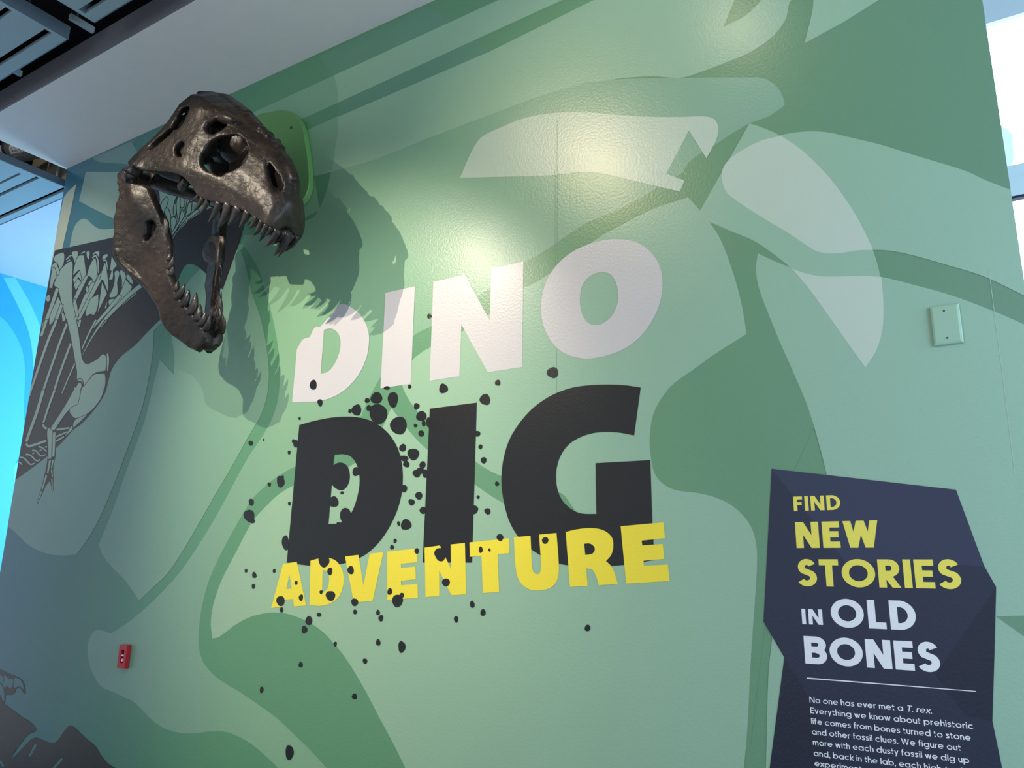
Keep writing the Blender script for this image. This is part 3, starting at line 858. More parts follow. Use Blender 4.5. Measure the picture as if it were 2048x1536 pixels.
SP6 = '52,375,11,16 120,410,17,26 113,502,14,21 283,376,12,17 463,474,13,18 335,622,33,42 503,595,17,28 343,695,15,22 690,296,43,50 740,380,20,33 910,370,26,35 668,550,13,17 745,580,37,42 942,632,28,32 945,712,15,20 1133,717,15,22 1157,763,19,28 1293,620,42,52 1330,575,16,22 1230,545,20,28 1450,213,17,25 1645,240,48,55 1690,470,32,33 1975,203,16,27 2047,205,10,14 650,735,18,18 567,783,27,38 530,857,23,32 783,975,13,20 500,1145,17,23 180,1350,14,28 940,1404,20,25 1027,1114,18,22 1135,962,18,28 1328,998,28,48 1773,772,17,28 1905,650,18,30 1993,717,21,28'
rs = random.Random(3)
specks = []


def speck(cx_, cy_, rx, ry, j=0):
    ph = rs.random() * 6.28; n = 9; o = []
    a2, a3 = rs.uniform(0, .05), rs.uniform(.03, .10); p3 = rs.random() * 6.28
    tilt = rs.uniform(-.25, .25)
    for i in range(n):
        t = 2 * math.pi * i / n + ph
        r_ = 1 + a2 * math.cos(2 * t) + a3 * math.cos(3 * t + p3)
        x, y = rx * r_ * math.cos(t), ry * r_ * math.sin(t)
        o.append('%.2f,%.2f' % (cx_ + x + y * tilt * -.4, cy_ + y))
    specks.append((rx * ry, ' '.join(o)))


k = 0
for src, oy in ((SP5, 740), (SP6, 1050)):
    for q in src.split():
        a, b, c, d_ = (float(v) / 4.096 for v in q.split(','))
        speck(480 + a, oy + b, c * 1.02, d_ * 1.02, k); k += 1
for q in ((1175.6, 1256, 5.6, 6.8), (1000.6, 1075, 6.6, 7.3), (1091, 1081, 6.4, 7), (994.5, 967.6, 4, 4.7), (859, 632.4, 4.4, 5), (996, 765.7, 5.2, 6.2), (1106, 745.4, 11, 11.3), (579.6, 1504.7, 8, 15), (735, 801, 5, 5)):
    speck(*q, k); k += 1
specks.sort(key=lambda v: -v[0])
for i, (_, o) in enumerate(specks[:99]):
    sp = Print(-0.0004 - (i % 25) * 8e-6)
    sp.add(o, M_BLACK, layer=WL + 4); sp.build('dirt_speck', dig)
sp = Print(-0.0004)
for _, o in specks[99:]:
    sp.add(o, M_BLACK, layer=WL + 5)
sp.build('small_dirt_specks', dig)['kind'] = 'stuff'

# ------------------------------------------------------------------ information sign at lower right


def arc(cx_, cy_, rx, ry, a0, a1, n=14):
    return [(cx_ + rx * math.cos(math.radians(a0 + (a1 - a0) * i / n)), cy_ + ry * math.sin(math.radians(a0 + (a1 - a0) * i / n))) for i in range(n + 1)]


def glyphs(w):
    """geometric sans skeletons: cap height 1; w is the stroke width (strokes are centred)"""
    h = w / 2; T = 1 - h; xh = .70; X = xh - h; r = X / 2 - h / 2
    G = {}
    cw = .5
    G['I'] = (w, [[(h, 0), (h, 1)]])
    G['F'] = (.50, [[(h, 0), (h, 1)], [(0, T), (.50, T)], [(h, .5), (.46, .5)]])
    G['E'] = (.54, [[(h, 0), (h, 1)], [(0, T), (.54, T)], [(0, h), (.54, h)], [(h, .51), (.50, .51)]])
    G['L'] = (.52, [[(h, 0), (h, 1)], [(0, h), (.52, h)]])
    G['T'] = (.60, [[(.30, 0), (.30, 1)], [(0, T), (.60, T)]])
    G['N'] = (.74, [[(h, 0), (h, 1)], [(.74 - h, 0), (.74 - h, 1)], ('clip', 0, 1), [(h * .9, 1.05), (.74 - h * .9, -.05)]])
    G['D'] = (.74, [[(h, 0), (h, 1)], [(0, T), (.32, T)] + arc(.28, .5, .46 - h, .5 - h, 90, -90)[1:-1] + [(.32, h), (0, h)]])
    G['O'] = (1.0, [arc(.5, .5, .5 - h, .51 - h, 0, 360, 40)])
    G['B'] = (.70, [[(h, 0), (h, 1)], [(0, T), (.38, T)] + arc(.38, (T + .52) / 2, .25 - h * .5, (T - .52) / 2, 90, -90)[1:] + [(0, .52)], [(.38, .50)] + arc(.40, (.50 + h) / 2, .30 - h, (.50 - h) / 2, 90, -90)[1:] + [(0, h)]])
    G['R'] = (.64, [[(h, 0), (h, 1)], [(0, T), (.33, T)] + arc(.33, .69, .29 - h, .31 - h, 90, -90) + [(.3, .38 + h), (h, .38 + h)], ('clip', 0, 1), [(.24, .48), (.66 - h * 1.15, -.05)]])
    ry1, ry2 = (T + .01 - .52) / 2, (.52 - h + .01) / 2
    G['S'] = (.62, [arc(.32, .52 + ry1, .30 - h * 1.15, ry1, 22, 225, 20) + [(.32 + .0, .52)] + arc(.30, .52 - ry2, .32 - h, ry2, 48, -152, 20)])
    G['W'] = (1.06, [('clip', 0, 1)] + [[(a - (b - a) * .1, 1.1 if k == 0 else -.1), (b + (b - a) * .1, -.1 if k == 0 else 1.1)] for a, b, k in ((h * 1.05, .30, 0), (.30, .53, 1), (.53, .76, 0), (.76, 1.06 - h * 1.05, 1))])
    o = lambda x0: arc(x0 + r + h, xh / 2, r, xh / 2 - h + .01, 0, 360, 28)
    rw = 2 * r + w
    G['o'] = (rw, [o(0)])
    G['a'] = (rw + .02, [o(0), [(rw - h + .01, 0), (rw - h + .01, xh)]])
    G['d'] = (rw + .02, [o(0), [(rw - h + .01, 0), (rw - h + .01, 1.04)]])
    G['b'] = (rw + .02, [o(.02), [(h, 0), (h, 1.04)]])
    G['p'] = (rw + .02, [o(.02), [(h, -.28), (h, xh)]])
    G['g'] = (rw + .02, [o(0), [(rw - h + .01, xh), (rw - h + .01, -.06)] + arc(rw / 2 + .01, -.06, rw / 2 - h, .20, 0, -155, 12)])
    G['c'] = (rw * .92, [arc(r + h, xh / 2, r, xh / 2 - h + .01, 48, 312, 22)])
    G['e'] = (rw, [arc(r + h, xh / 2, r, xh / 2 - h + .01, 0, 318, 24), [(h, xh / 2 - .01), (rw - h, xh / 2 - .01)]])
    G['n'] = (.50, [[(h, 0), (h, xh)], [(h, .40)] + arc(.25, .41, .25 - h, X - .41, 180, 0, 14) + [(.50 - h, 0)]])
    G['h'] = (.50, [[(h, 0), (h, 1.04)], [(h, .40)] + arc(.25, .41, .25 - h, X - .41, 180, 0, 14) + [(.50 - h, 0)]])
    G['m'] = (.82, [[(h, 0), (h, xh)], [(h, .42)] + arc(.23, .43, .23 - h, X - .43, 180, 0, 12) + [(.46 - h, 0)], [(.46 - h, .42)] + arc(.64 - h, .43, .18, X - .43, 180, 0, 12) + [(.82 - h, 0)]])
    G['u'] = (.50, [[(.50 - h, 0), (.50 - h, xh)], [(h, xh)] + arc(.25, .27, .25 - h, .27 - h, 180, 360, 14)])
    G['r'] = (.32, [[(h, 0), (h, xh)], [(h, .38)] + arc(.30, .36, .24, X - .36, 170, 85, 8)])
    G['i'] = (w, [[(h, 0), (h, xh)], [(h, .84), (h, .84 + w * 1.1)]])
    G['l'] = (w, [[(h, 0), (h, 1.04)]])
    G['f'] = (.34, [[(.13, 0), (.13, .80)] + arc(.28, .82, .15, .18, 180, 85, 8), [(0, X - .01), (.32, X - .01)]])
    G['t'] = (.34, [[(.13, .90), (.13, .18)] + arc(.27, .19, .14, .19 - h, 180, 275, 8), [(0, X - .01), (.33, X - .01)]])
    G['v'] = (.50, [('clip', 0, xh), [(h * .8 - .02, xh + .06), (.25 + .02, -.06)], [(.25 - .02, -.06), (.52 - h * .8, xh + .06)]])
    G['y'] = (.50, [[(h * .8, xh), (.26, .03)], [(.50 - h * .8, xh), (.14, -.27)]])
    G['w'] = (.78, [('clip', 0, xh)] + [[(a - (b - a) * .1, (xh + .07) if k == 0 else -.07), (b + (b - a) * .1, -.07 if k == 0 else xh + .07)] for a, b, k in ((h * .8, .23, 0), (.23, .39, 1), (.39, .55, 0), (.55, .78 - h * .8, 1))])
    G['x'] = (.50, [[(.03, xh), (.47, 0)], [(.47, xh), (.03, 0)]])
    G['k'] = (.48, [[(h, 0), (h, 1.04)], [(.44, xh), (h * 1.4, .30)], [(.18, .40), (.46, 0)]])
    G['s'] = (.44, [smooth_open([(.385, .55), (.33, .625), (.21, X + .01), (.10, .60), (.075, .51), (.13, .415), (.22, .37), (.32, .31), (.365, .20), (.31, .085), (.20, h - .01), (.10, .06), (.05, .14)], 4)])
    G['.'] = (w * 1.1, [[(h, 0), (h, w * 1.1)]])
    G[','] = (w * 1.1, [[(h * 1.3, w * 1.1), (h * .6, -.14)]])
    G['-'] = (.30, [[(.02, .34), (.28, .34)]])
    return G


def ycut(q, lo, hi):
    for sg, lim in ((1, lo), (-1, hi)):
        out = []
        for i in range(len(q)):
            a, b = q[i - 1], q[i]
            fa, fb = sg * (a[1] - lim), sg * (b[1] - lim)
            if (fa >= 0) != (fb >= 0):
                k = fa / (fa - fb); out.append((a[0] + (b[0] - a[0]) * k, lim))
            if fb >= 0: out.append(b)
        q = out
    return q


def text_line(s, sw, gap, space):
    """list of quads and advance width, cap height 1. *..* marks italics"""
    G = glyphs(sw); x = 0; quads = []; it = False
    for ch in s:
        if ch == '*': it = not it; continue
        if ch == ' ': x += space; continue
        adv, st = G[ch]
        cl = None
        for p in st:
            if p[0] == 'clip': cl = p[1:]; continue
            for q in ribbon(p, sw):
                if cl: q = ycut(q, *cl)
                if len(q) < 3: continue
                quads.append([(a + x + (b * .2 if it else 0), b) for a, b in q])
        x += adv + gap
    return quads, x - gap


def wall_text(name, s, bl, br, tl, material, parent, sw, gap=.13, space=.34, label=None, layer=0):
    """bl/br: baseline ends in px; tl: cap-height point above the left end"""
    a = wall_pt(*bl); b = wall_pt(*br); c = wall_pt(*tl)
    hgt = float(c[2] - a[2]); quads, wd = text_line(s, sw, gap, space)
    sx_ = float(b[0] - a[0]) / wd
    z0, x0 = float(a[2]), float(a[0])
    slope = float(b[2] - a[2]) / wd * 0
    p = Print(-0.0004)
    for q in quads:
        p.add([(x0 + u * sx_, z0 + v * hgt + u * slope) for u, v in q], material, layer=layer, raw=True)
    o = p.build(name, parent)
    if label: o['label'] = label
    return o


sign = thing('info_sign', tuple(float(v) for v in wall_pt(1760, 1200)), 'dark navy angular sign with yellow and white lettering at lower right', 'sign')
SIGN = '1543.4,937.5c 1912,979.5c 1968.3,1131.5c 1992.4,1174.3c 1989,1311c 1984.9,1442c 2004.4,1536c 2040,1700c 2030,1760c 1518,1760c 1539.6,1536c 1569,1315c 1527.3,1243c'
sg = Print(-0.0004); sg.add(SIGN, M_NAVY, layer=WL); sg.build('panel', sign)
sg = Print(-0.0004)
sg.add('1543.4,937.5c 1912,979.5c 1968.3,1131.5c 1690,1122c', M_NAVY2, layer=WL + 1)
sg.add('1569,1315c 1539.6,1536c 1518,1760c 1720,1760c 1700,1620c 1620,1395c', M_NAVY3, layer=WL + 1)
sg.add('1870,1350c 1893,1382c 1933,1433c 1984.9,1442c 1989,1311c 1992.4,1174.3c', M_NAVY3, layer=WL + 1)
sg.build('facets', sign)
L_ = WL + 3
wall_text('heading_line', 'FIND', (1588.3, 1022.3), (1682, 1019.8), (1586.2, 993.5), M_SIGNY, sign, .205, .13, layer=L_, label='yellow heading line FIND')
wall_text('heading_line', 'NEW', (1593.7, 1096.1), (1760, 1094.0), (1590.2, 1044.5), M_SIGNY, sign, .235, .11, layer=L_, label='yellow heading line NEW')
wall_text('heading_line', 'STORIES', (1596.5, 1172.0), (1924.5, 1177.5), (1595, 1118.5), M_SIGNY, sign, .22, .09, layer=L_, label='yellow heading line STORIES')
wall_text('heading_line', 'IN', (1605, 1248.0), (1646.4, 1249.5), (1603, 1217.6), M_SIGNW, sign, .21, .15, layer=L_, label='small white heading word IN')
wall_text('heading_line', 'OLD', (1664, 1253.5), (1834.5, 1259.0), (1662, 1197.5), M_SIGNW, sign, .225, .12, layer=L_, label='white heading word OLD')
wall_text('heading_line', 'BONES', (1611, 1326.6), (1882.5, 1345.5), (1607, 1271.7), M_SIGNW, sign, .23, .09, layer=L_, label='white heading line BONES')
sg = Print(-0.0004); sg.add([(1613.7, 1354.8), (1951.8, 1381.9), (1951.8, 1383.3), (1613.7, 1357.4)], M_SIGNW, layer=L_); sg.build('rule', sign)
BODY = [('No one has ever met a *T. rex.*', (1619.6, 1404.7), (1864, 1427.5)),
        ('Everything we know about prehistoric', (1621.2, 1426.1), (1947.4, 1456.5)),
        ('life comes from bones turned to stone', (1623.0, 1447.5), (1941.6, 1477.8)),
        ('and other fossil clues. We figure out', (1624.4, 1468.4), (1922.0, 1499.5)),
        ('more with each dusty fossil we dig up', (1626.3, 1489.5), (1938.3, 1521.0)),
        ('and, back in the lab, each high-tech', (1627.9, 1511.2), (1931.0, 1542.0)),
        ('experiment', (1629.6, 1531.5), (1724, 1541.0))]
for s, bl, br in BODY:
    wall_text('text_line', s, bl, br, (bl[0] - 1, bl[1] - 11.6), M_SIGNW, sign, .135, .10, .30, layer=L_)

# ------------------------------------------------------------------ blank wall plate and alarm strobe
q = [wall_pt(*p) for p in ((1857, 612.5), (1918.5, 610.5), (1928, 686), (1869.5, 693.5))]
px0, px1 = float(q[0][0] + q[3][0]) / 2, float(q[1][0] + q[2][0]) / 2
pz1, pz0 = float(q[0][2] + q[1][2]) / 2, float(q[2][2] + q[3][2]) / 2
t = thing('wall_plate', ((px0 + px1) / 2, 0, (pz0 + pz1) / 2), 'blank cover plate painted pale green near the right edge of the wall', 'wall plate')
bv = .008; dp = .007
V = [(px0, -.0045, pz0), (px1, -.0045, pz0), (px1, -.0045, pz1), (px0, -.0045, pz1)]
V2 = [(px0 + bv * .3, -.0045 - dp * .7, pz0 + bv * .3), (px1 - bv * .3, -.0045 - dp * .7, pz0 + bv * .3), (px1 - bv * .3, -.0045 - dp * .7, pz1 - bv * .3), (px0 + bv * .3, -.0045 - dp * .7, pz1 - bv * .3)]
V3 = [(px0 + bv, -.0045 - dp, pz0 + bv), (px1 - bv, -.0045 - dp, pz0 + bv), (px1 - bv, -.0045 - dp, pz1 - bv), (px0 + bv, -.0045 - dp, pz1 - bv)]
F = [(8, 9, 10, 11)] + [(k + i, k + (i + 1) % 4, k + 4 + (i + 1) % 4, k + 4 + i) for k in (0, 4) for i in range(4)]
V0 = [(v[0], -.0041, v[2]) for v in V]
mesh_obj('cover', V + V2 + V3 + V0, F + [(12 + i, 12 + (i + 1) % 4, (i + 1) % 4, i) for i in range(4)], mat('painted_cover', (150, 188, 168), .3, .5, bump=(80, .1, .001), var=.02), t)
for px, py in ((1888.5, 623.5), (1895, 677.5)):
    s = wall_pt(px, py)
    MB().tube((float(s[0]), -.0045 - dp - .0012, float(s[2])), (float(s[0]), -.0045 - dp + .001, float(s[2])), .003, 10).build('screw', M_SCREW, t)

q = [wall_pt(*p) for p in ((248.5, 1288.5), (264, 1290), (258, 1336), (243, 1335))]
x0, x1 = float(q[0][0] + q[3][0]) / 2, float(q[1][0] + q[2][0]) / 2
z1, z0 = float(q[0][2] + q[1][2]) / 2, float(q[2][2] + q[3][2]) / 2
t = thing('alarm_strobe', ((x0 + x1) / 2, 0, (z0 + z1) / 2), 'small red alarm strobe with a black centre, low on the left of the wall', 'alarm')
d0, d1 = -.004, -.028
wx, wz = x1 - x0, z1 - z0
xa, xb, za, zb = x0 + .31 * wx, x0 + .70 * wx, z0 + .22 * wz, z1 - .22 * wz
h_ = MB().box((x0, d1, z0), (x1, d0, za)).box((x0, d1, zb), (x1, d0, z1)).box((x0, d1, za), (xa, d0, zb)).box((xb, d1, za), (x1, d0, zb))
h_.build('housing', M_REDP, t)
MB().box((xa, d0 - .012, za), (xb, d0, zb)).build('recess', M_DKP, t)
MB().box((xa + .004, d1 + .002, za + .52 * (zb - za)), (xb - .004, d0 - .012, za + .64 * (zb - za))).build('reflector', M_CLEAR, t)
MB().tube(((xa + xb) / 2, d0 - .012, za + .22 * (zb - za)), ((xa + xb) / 2, d1 + .001, za + .22 * (zb - za)), (xb - xa) * .42, 16, (xb - xa) * .25).build('lens', M_CLEAR, t)

# ------------------------------------------------------------------ tyrannosaur skull
# skull frame: s forward along the snout, w sideways (towards the room), u up; unit = skull length
LSK = 1.1175 * .95
SK_S = np.array([[0.88888147, -0.06247474, 0.45385751], [-0.00243471, -0.99128859, -0.13168522], [-0.45813077, -0.11594754, 0.88129017]])
SK_O = CAM + np.array([-3.8326537, 2.43736451, 2.14334636]) * .95


def sk_world(p):
    return SK_O + SK_S @ (np.asarray(p, float) * LSK)


def sk_ray(px, py):
    r = SK_S.T @ ray(px, py); o = SK_S.T @ (CAM - SK_O)
    return o / LSK, r / np.linalg.norm(r) / LSK


def sk_proj(p):
    c = R @ (sk_world(p) - CAM)
    return np.array([c[0] / c[2] * F_PX + W_PX / 2, c[1] / c[2] * F_PX + H_PX / 2])


TS = np.array([-.05, .0, .12, .25, .40, .50, .60, .72, .84, .92, .965, .99, 1.0])
UT = np.array([.49, .492, .495, .50, .465, .43, 0.395, .358, .308, .250, .172, .11, .08])
TV = np.array([0, .25, .5, .75, .9, .97, 1.0])
TW = np.array([[.29, .24, .187, .158, .125, .06, 0], [.288, .238, .187, .158, .125, .06, 0], [.278, .242, .20, .165, .13, .065, 0],
               [.238, .232, .208, .178, .13, .07, 0], [.195, .215, .20, .165, .125, .07, 0], [.172, .195, .18, .14, .10, .055, 0],
               [.148, .170, .157, .115, .072, .04, 0], [.122, .138, .128, .092, .056, .032, 0], [.106, .114, .106, .078, .05, .028, 0],
               [.106, .106, .096, .066, .038, .022, 0], [.104, .102, .084, .054, .028, .016, 0], [.082, .078, .06, .036, .018, .01, 0], [.014, .012, .008, .004, .002, .001, 0]])


def utop(s):
    return np.interp(s, TS, UT)


def Wsk(s, u):
    s = np.asarray(s, float); u = np.asarray(u, float)
    v = np.clip(u / utop(s), 0, 1)
    si = np.clip(np.searchsorted(TS, s) - 1, 0, len(TS) - 2)
    vi = np.clip(np.searchsorted(TV, v) - 1, 0, len(TV) - 2)
    a = np.clip((s - TS[si]) / (TS[si + 1] - TS[si]), 0, 1); b = (v - TV[vi]) / (TV[vi + 1] - TV[vi])
    return (TW[si, vi] * (1 - a) * (1 - b) + TW[si + 1, vi] * a * (1 - b) + TW[si, vi + 1] * (1 - a) * b + TW[si + 1, vi + 1] * a * b)


def hit(px, py, wfun=None):
    """where the sight line through a pixel meets the near side of the skull: (s, w, u)"""
    wf = wfun or Wsk
    o, r = sk_ray(px, py)
    t0 = ((0.5 - o[0]) * r[0] + (0 - o[1]) * r[1] + (.2 - o[2]) * r[2]) / (r @ r)
    ts = t0 + np.linspace(-.9, .9, 1500) * LSK
    P = o[None] + ts[:, None] * r[None]
    g = P[:, 1] - wf(P[:, 0], P[:, 2])
    g = np.where(P[:, 0] > 1.0, 1.0, g)
    k = np.where((g[1:] < 0) & (g[:-1] >= 0))[0]
    if len(k):
        i = k[0]; f = g[i] / (g[i] - g[i + 1]); return P[i] + (P[i + 1] - P[i]) * f
    i = int(np.argmin(np.abs(g))); return P[i]


def in_poly(x, y, poly):
    r = np.zeros(np.shape(x), bool); n = len(poly); j = n - 1
    for i in range(n):
        xi, yi = poly[i]; xj, yj = poly[j]
        c = ((yi > y) != (yj > y)) & (x < (xj - xi) * (y - yi) / ((yj - yi) or 1e-9) + xi)
        r ^= c; j = i
    return r


ZC = (180, 150, 4.096)
def zc(s, n=5):
    return path(P_(s, *ZC), n)


HOLES = {
    'orbit': '940,425 960,395 1010,365 1070,352 1120,360 1135,375 1110,410 1060,450 1000,475 960,460',
    'antorbital': '895,700 920,640 970,560 1040,515 1130,495 1200,490 1245,520 1275,580 1288,630 1270,690 1210,750 1130,790 1060,820 1000,800 940,770',
    'naris': '1445,720 1470,735 1510,790 1550,850 1568,910 1555,960 1530,968 1500,935 1470,880 1450,810',
    'temporal_upper': '735,285 770,262 806,260 806,290 770,350 745,405 715,430 685,440 665,425 700,360',
    'temporal_slot': '655,440 600,480 540,530 490,575 470,600 495,605 560,560 620,510 668,465',
    'temporal_lower': '695,600 715,570 750,545 765,570 735,610 730,640 745,660 710,660',
}
holes_su = {k: [(h[0], h[2]) for h in (hit(*p) for p in zc(v, 4))] for k, v in HOLES.items()}
BOT = '285,715 340,745 430,785 560,795 660,805 750,832 800,880 835,930 855,965 900,1010 980,1040 1100,1060 1160,1080 1250,1112 1310,1150 1390,1200 1470,1258 1560,1285 1640,1300'
bot_h = [hit(*p) for p in zc(BOT, 3)[:-2]]
bs = sorted((h[0], h[2]) for h in bot_h)
BS_, BU_ = np.array([b[0] for b in bs]), np.array([b[1] for b in bs])


def ubot(s):
    return np.interp(s, BS_, BU_)


def uback(s):  # back edge of the cheek: lowest s allowed for a height
    return None


SB_U = np.array([-.05, .0, .05, .12, .2, .3, .4, .5])
SB_S = np.array([.07, .04, .02, .04, .08, .12, .13, .17])

# ---- cranium: both cheeks as thick shells, roof, palate, braincase
def shell_grid(s0, s1, ds, u0, u1, du, inside, wfun, th):
    """height-field shell over the side view, thickened inwards; returns verts, faces for w>0"""
    ss = np.arange(s0, s1 + ds / 2, ds); uu = np.arange(u0, u1 + du / 2, du)
    Sg, Ug = np.meshgrid(ss, uu, indexing='ij')
    ok = inside(Sg, Ug)
    Wg = wfun(Sg, Ug)
    V, F = [], []
    idx = -np.ones(Sg.shape, int); n = 0
    use = np.zeros(Sg.shape, bool)
    cell = ok[:-1, :-1] & ok[1:, :-1] & ok[:-1, 1:] & ok[1:, 1:]
    for di in (0, 1):
        for dj in (0, 1):
            use[di:di + cell.shape[0], dj:dj + cell.shape[1]] |= cell
    ids = np.argwhere(use)
    for i, j in ids:
        idx[i, j] = n; n += 1
        V.append((Sg[i, j], Wg[i, j], Ug[i, j]))
    for i, j in ids:
        V.append((Sg[i, j] - .006, max(0.0, Wg[i, j] - th), Ug[i, j]))
    N = n
    from collections import Counter
    ec = {}
    for i, j in np.argwhere(cell):
        q = (idx[i, j], idx[i + 1, j], idx[i + 1, j + 1], idx[i, j + 1])
        F.append(q[::-1]); F.append(tuple(v + N for v in q))
        for a, b in zip(q, q[1:] + q[:1]):
            k = (min(a, b), max(a, b))
            if k in ec: ec[k] = None
            else: ec[k] = (a, b)
    for k, e in ec.items():
        if e: a, b = e; F.append((a, b, b + N, a + N))
    return V, F


class Solid:
    def __init__(s): s.v, s.f = [], []

    def add(s, V, F, mirror=True):
        n = len(s.v); s.v += [tuple(v) for v in V]; s.f += [tuple(i + n for i in f) for f in F]
        if mirror:
            n = len(s.v); s.v += [(v[0], -v[1], v[2]) for v in V]; s.f += [tuple(i + n for i in f[::-1]) for f in F]
        return s

    def blob(s, c, r, n=14, mirror=True, e=1.0):
        V, F = [], []
        for i in range(n + 1):
            th = math.pi * i / n
            for j in range(2 * n):
                ph = math.pi * j / n
                f = lambda v: math.copysign(abs(v) ** e, v)
                V.append((c[0] + r[0] * f(math.sin(th) * math.cos(ph)), c[1] + r[1] * f(math.sin(th) * math.sin(ph)), c[2] + r[2] * f(math.cos(th))))
        for i in range(n):
            for j in range(2 * n):
                k = (j + 1) % (2 * n)
                F.append((i * 2 * n + j, (i + 1) * 2 * n + j, (i + 1) * 2 * n + k, i * 2 * n + k))
        return s.add(V, F, mirror)

    def limb(s, pts, rad, n=10, mirror=True, flat=1.0):
        """tapered tube through points; rad list; flat squashes it sideways"""
        V, F = [], []
        P = [Vector(p) for p in pts]
        for i, p in enumerate(P):
            d = (P[min(i + 1, len(P) - 1)] - P[max(i - 1, 0)]).normalized()
            a = Vector((0, 1, 0)); a = (a - d * a.dot(d)); a = a.normalized() if a.length > 1e-4 else d.orthogonal().normalized()
            b = d.cross(a)
            for j in range(n):
                t = 2 * math.pi * j / n
                V.append(p + a * math.cos(t) * rad[i] * flat + b * math.sin(t) * rad[i])
        for i in range(len(P) - 1):
            for j in range(n):
                k = (j + 1) % n
                F.append((i * n + j, i * n + k, (i + 1) * n + k, (i + 1) * n + j))
        F.append(tuple(reversed(range(n)))); F.append(tuple((len(P) - 1) * n + j for j in range(n)))
        return s.add(V, F, mirror)


def remeshed(solid, name, material, parent, voxel, frame, smooth_it=6, rough=None, children_of=None):
    """fuse the pieces into one bone surface, smooth it and roughen it"""
    me = bpy.data.meshes.new(name)
    me.from_pydata([tuple(frame(v)) for v in solid.v], [], solid.f)
    me.update()
    o = link(name, me)
    md = o.modifiers.new('fuse', 'REMESH'); md.mode = 'VOXEL'; md.voxel_size = voxel
    sm = o.modifiers.new('soften', 'SMOOTH'); sm.factor = .5; sm.iterations = smooth_it
    bpy.context.view_layer.update()
    dg = bpy.context.evaluated_depsgraph_get()
    new = bpy.data.meshes.new_from_object(o.evaluated_get(dg), depsgraph=dg)
    o.modifiers.clear()
    o.data = new; bpy.data.meshes.remove(me); new.name = name
    n = len(new.vertices)
    co = np.empty(n * 3); new.vertices.foreach_get('co', co); co = co.reshape(-1, 3)
    no = np.empty(n * 3); new.vertex_normals.foreach_get('vector', no); no = no.reshape(-1, 3)
    if rough:
        amt, = (rough,)
        d = np.array([noise.fractal(Vector(c) * 14, 1.0, 2.0, 4) * .6 + noise.fractal(Vector(c) * 45, 1.0, 2.0, 2) * .25 for c in co])
        co = co + no * (d * amt)[:, None]
    if parent is not None:
        co = co - np.array(parent.location)
        o.parent = parent
    new.vertices.foreach_set('co', co.ravel())
    new.materials.clear(); new.materials.append(material)
    new.polygons.foreach_set('use_smooth', [True] * len(new.polygons))
    new.update()
    return o


def bone_mat(name, base, dark, warm, gloss):
    M = bpy.data.materials.new(name); M.use_nodes = True
    nt = M.node_tree; b = nt.nodes['Principled BSDF']; L = nt.links
    t = nt.nodes.new('ShaderNodeTexCoord')
    n1 = nt.nodes.new('ShaderNodeTexNoise'); n1.inputs['Scale'].default_value = 5; n1.inputs['Detail'].default_value = 8
    n2 = nt.nodes.new('ShaderNodeTexNoise'); n2.inputs['Scale'].default_value = 38; n2.inputs['Detail'].default_value = 6
    vo = nt.nodes.new('ShaderNodeTexVoronoi'); vo.feature = 'DISTANCE_TO_EDGE'; vo.inputs['Scale'].default_value = 7
    for n in (n1, n2): L.new(t.outputs['Object'], n.inputs['Vector'])
    wv = nt.nodes.new('ShaderNodeVectorMath'); wv.operation = 'MULTIPLY_ADD'
    L.new(n1.outputs['Color'], wv.inputs[0]); wv.inputs[1].default_value = (.35, .35, .35); L.new(t.outputs['Object'], wv.inputs[2])
    L.new(wv.outputs[0], vo.inputs['Vector'])
    cr = nt.nodes.new('ShaderNodeValToRGB')
    e = cr.color_ramp.elements
    e[0].position = .30; e[0].color = lin(dark) + (1,); e[1].position = .72; e[1].color = lin(warm) + (1,)
    m = e.new(.5); m.color = lin(base) + (1,)
    L.new(n1.outputs['Fac'], cr.inputs['Fac'])
    mx = nt.nodes.new('ShaderNodeMix'); mx.data_type = 'RGBA'; mx.blend_type = 'MULTIPLY'; mx.inputs['Factor'].default_value = .55
    L.new(cr.outputs[0], mx.inputs[6])
    g = nt.nodes.new('ShaderNodeValToRGB'); g.color_ramp.elements[0].position = .35; g.color_ramp.elements[0].color = (.35, .33, .32, 1); g.color_ramp.elements[1].position = .6
    L.new(n2.outputs['Fac'], g.inputs['Fac']); L.new(g.outputs[0], mx.inputs[7])
    ck = nt.nodes.new('ShaderNodeMapRange'); ck.inputs['From Max'].default_value = .012; ck.inputs['To Min'].default_value = .45
    L.new(vo.outputs['Distance'], ck.inputs['Value'])
    mx2 = nt.nodes.new('ShaderNodeMix'); mx2.data_type = 'RGBA'; mx2.blend_type = 'MULTIPLY'; mx2.inputs['Factor'].default_value = .6
    L.new(mx.outputs[2], mx2.inputs[6]); L.new(ck.outputs[0], mx2.inputs[7]); L.new(mx2.outputs[2], b.inputs['Base Color'])
    b.inputs['Roughness'].default_value = gloss; b.inputs['Specular IOR Level'].default_value = .32
    bp = nt.nodes.new('ShaderNodeBump'); bp.inputs['Strength'].default_value = .4; bp.inputs['Distance'].default_value = .006
    L.new(n2.outputs['Fac'], bp.inputs['Height'])
    bp2 = nt.nodes.new('ShaderNodeBump'); bp2.inputs['Strength'].default_value = .3; bp2.inputs['Distance'].default_value = .008
    L.new(ck.outputs[0], bp2.inputs['Height']); L.new(bp.outputs[0], bp2.inputs['Normal']); L.new(bp2.outputs[0], b.inputs['Normal'])
    return M


M_BONE = bone_mat('fossil_bone_brown', (44, 37, 33), (28, 26, 27), (58, 47, 40), .38)
M_TOOTH = bone_mat('fossil_tooth', (48, 45, 46), (30, 30, 34), (72, 66, 60), .3)

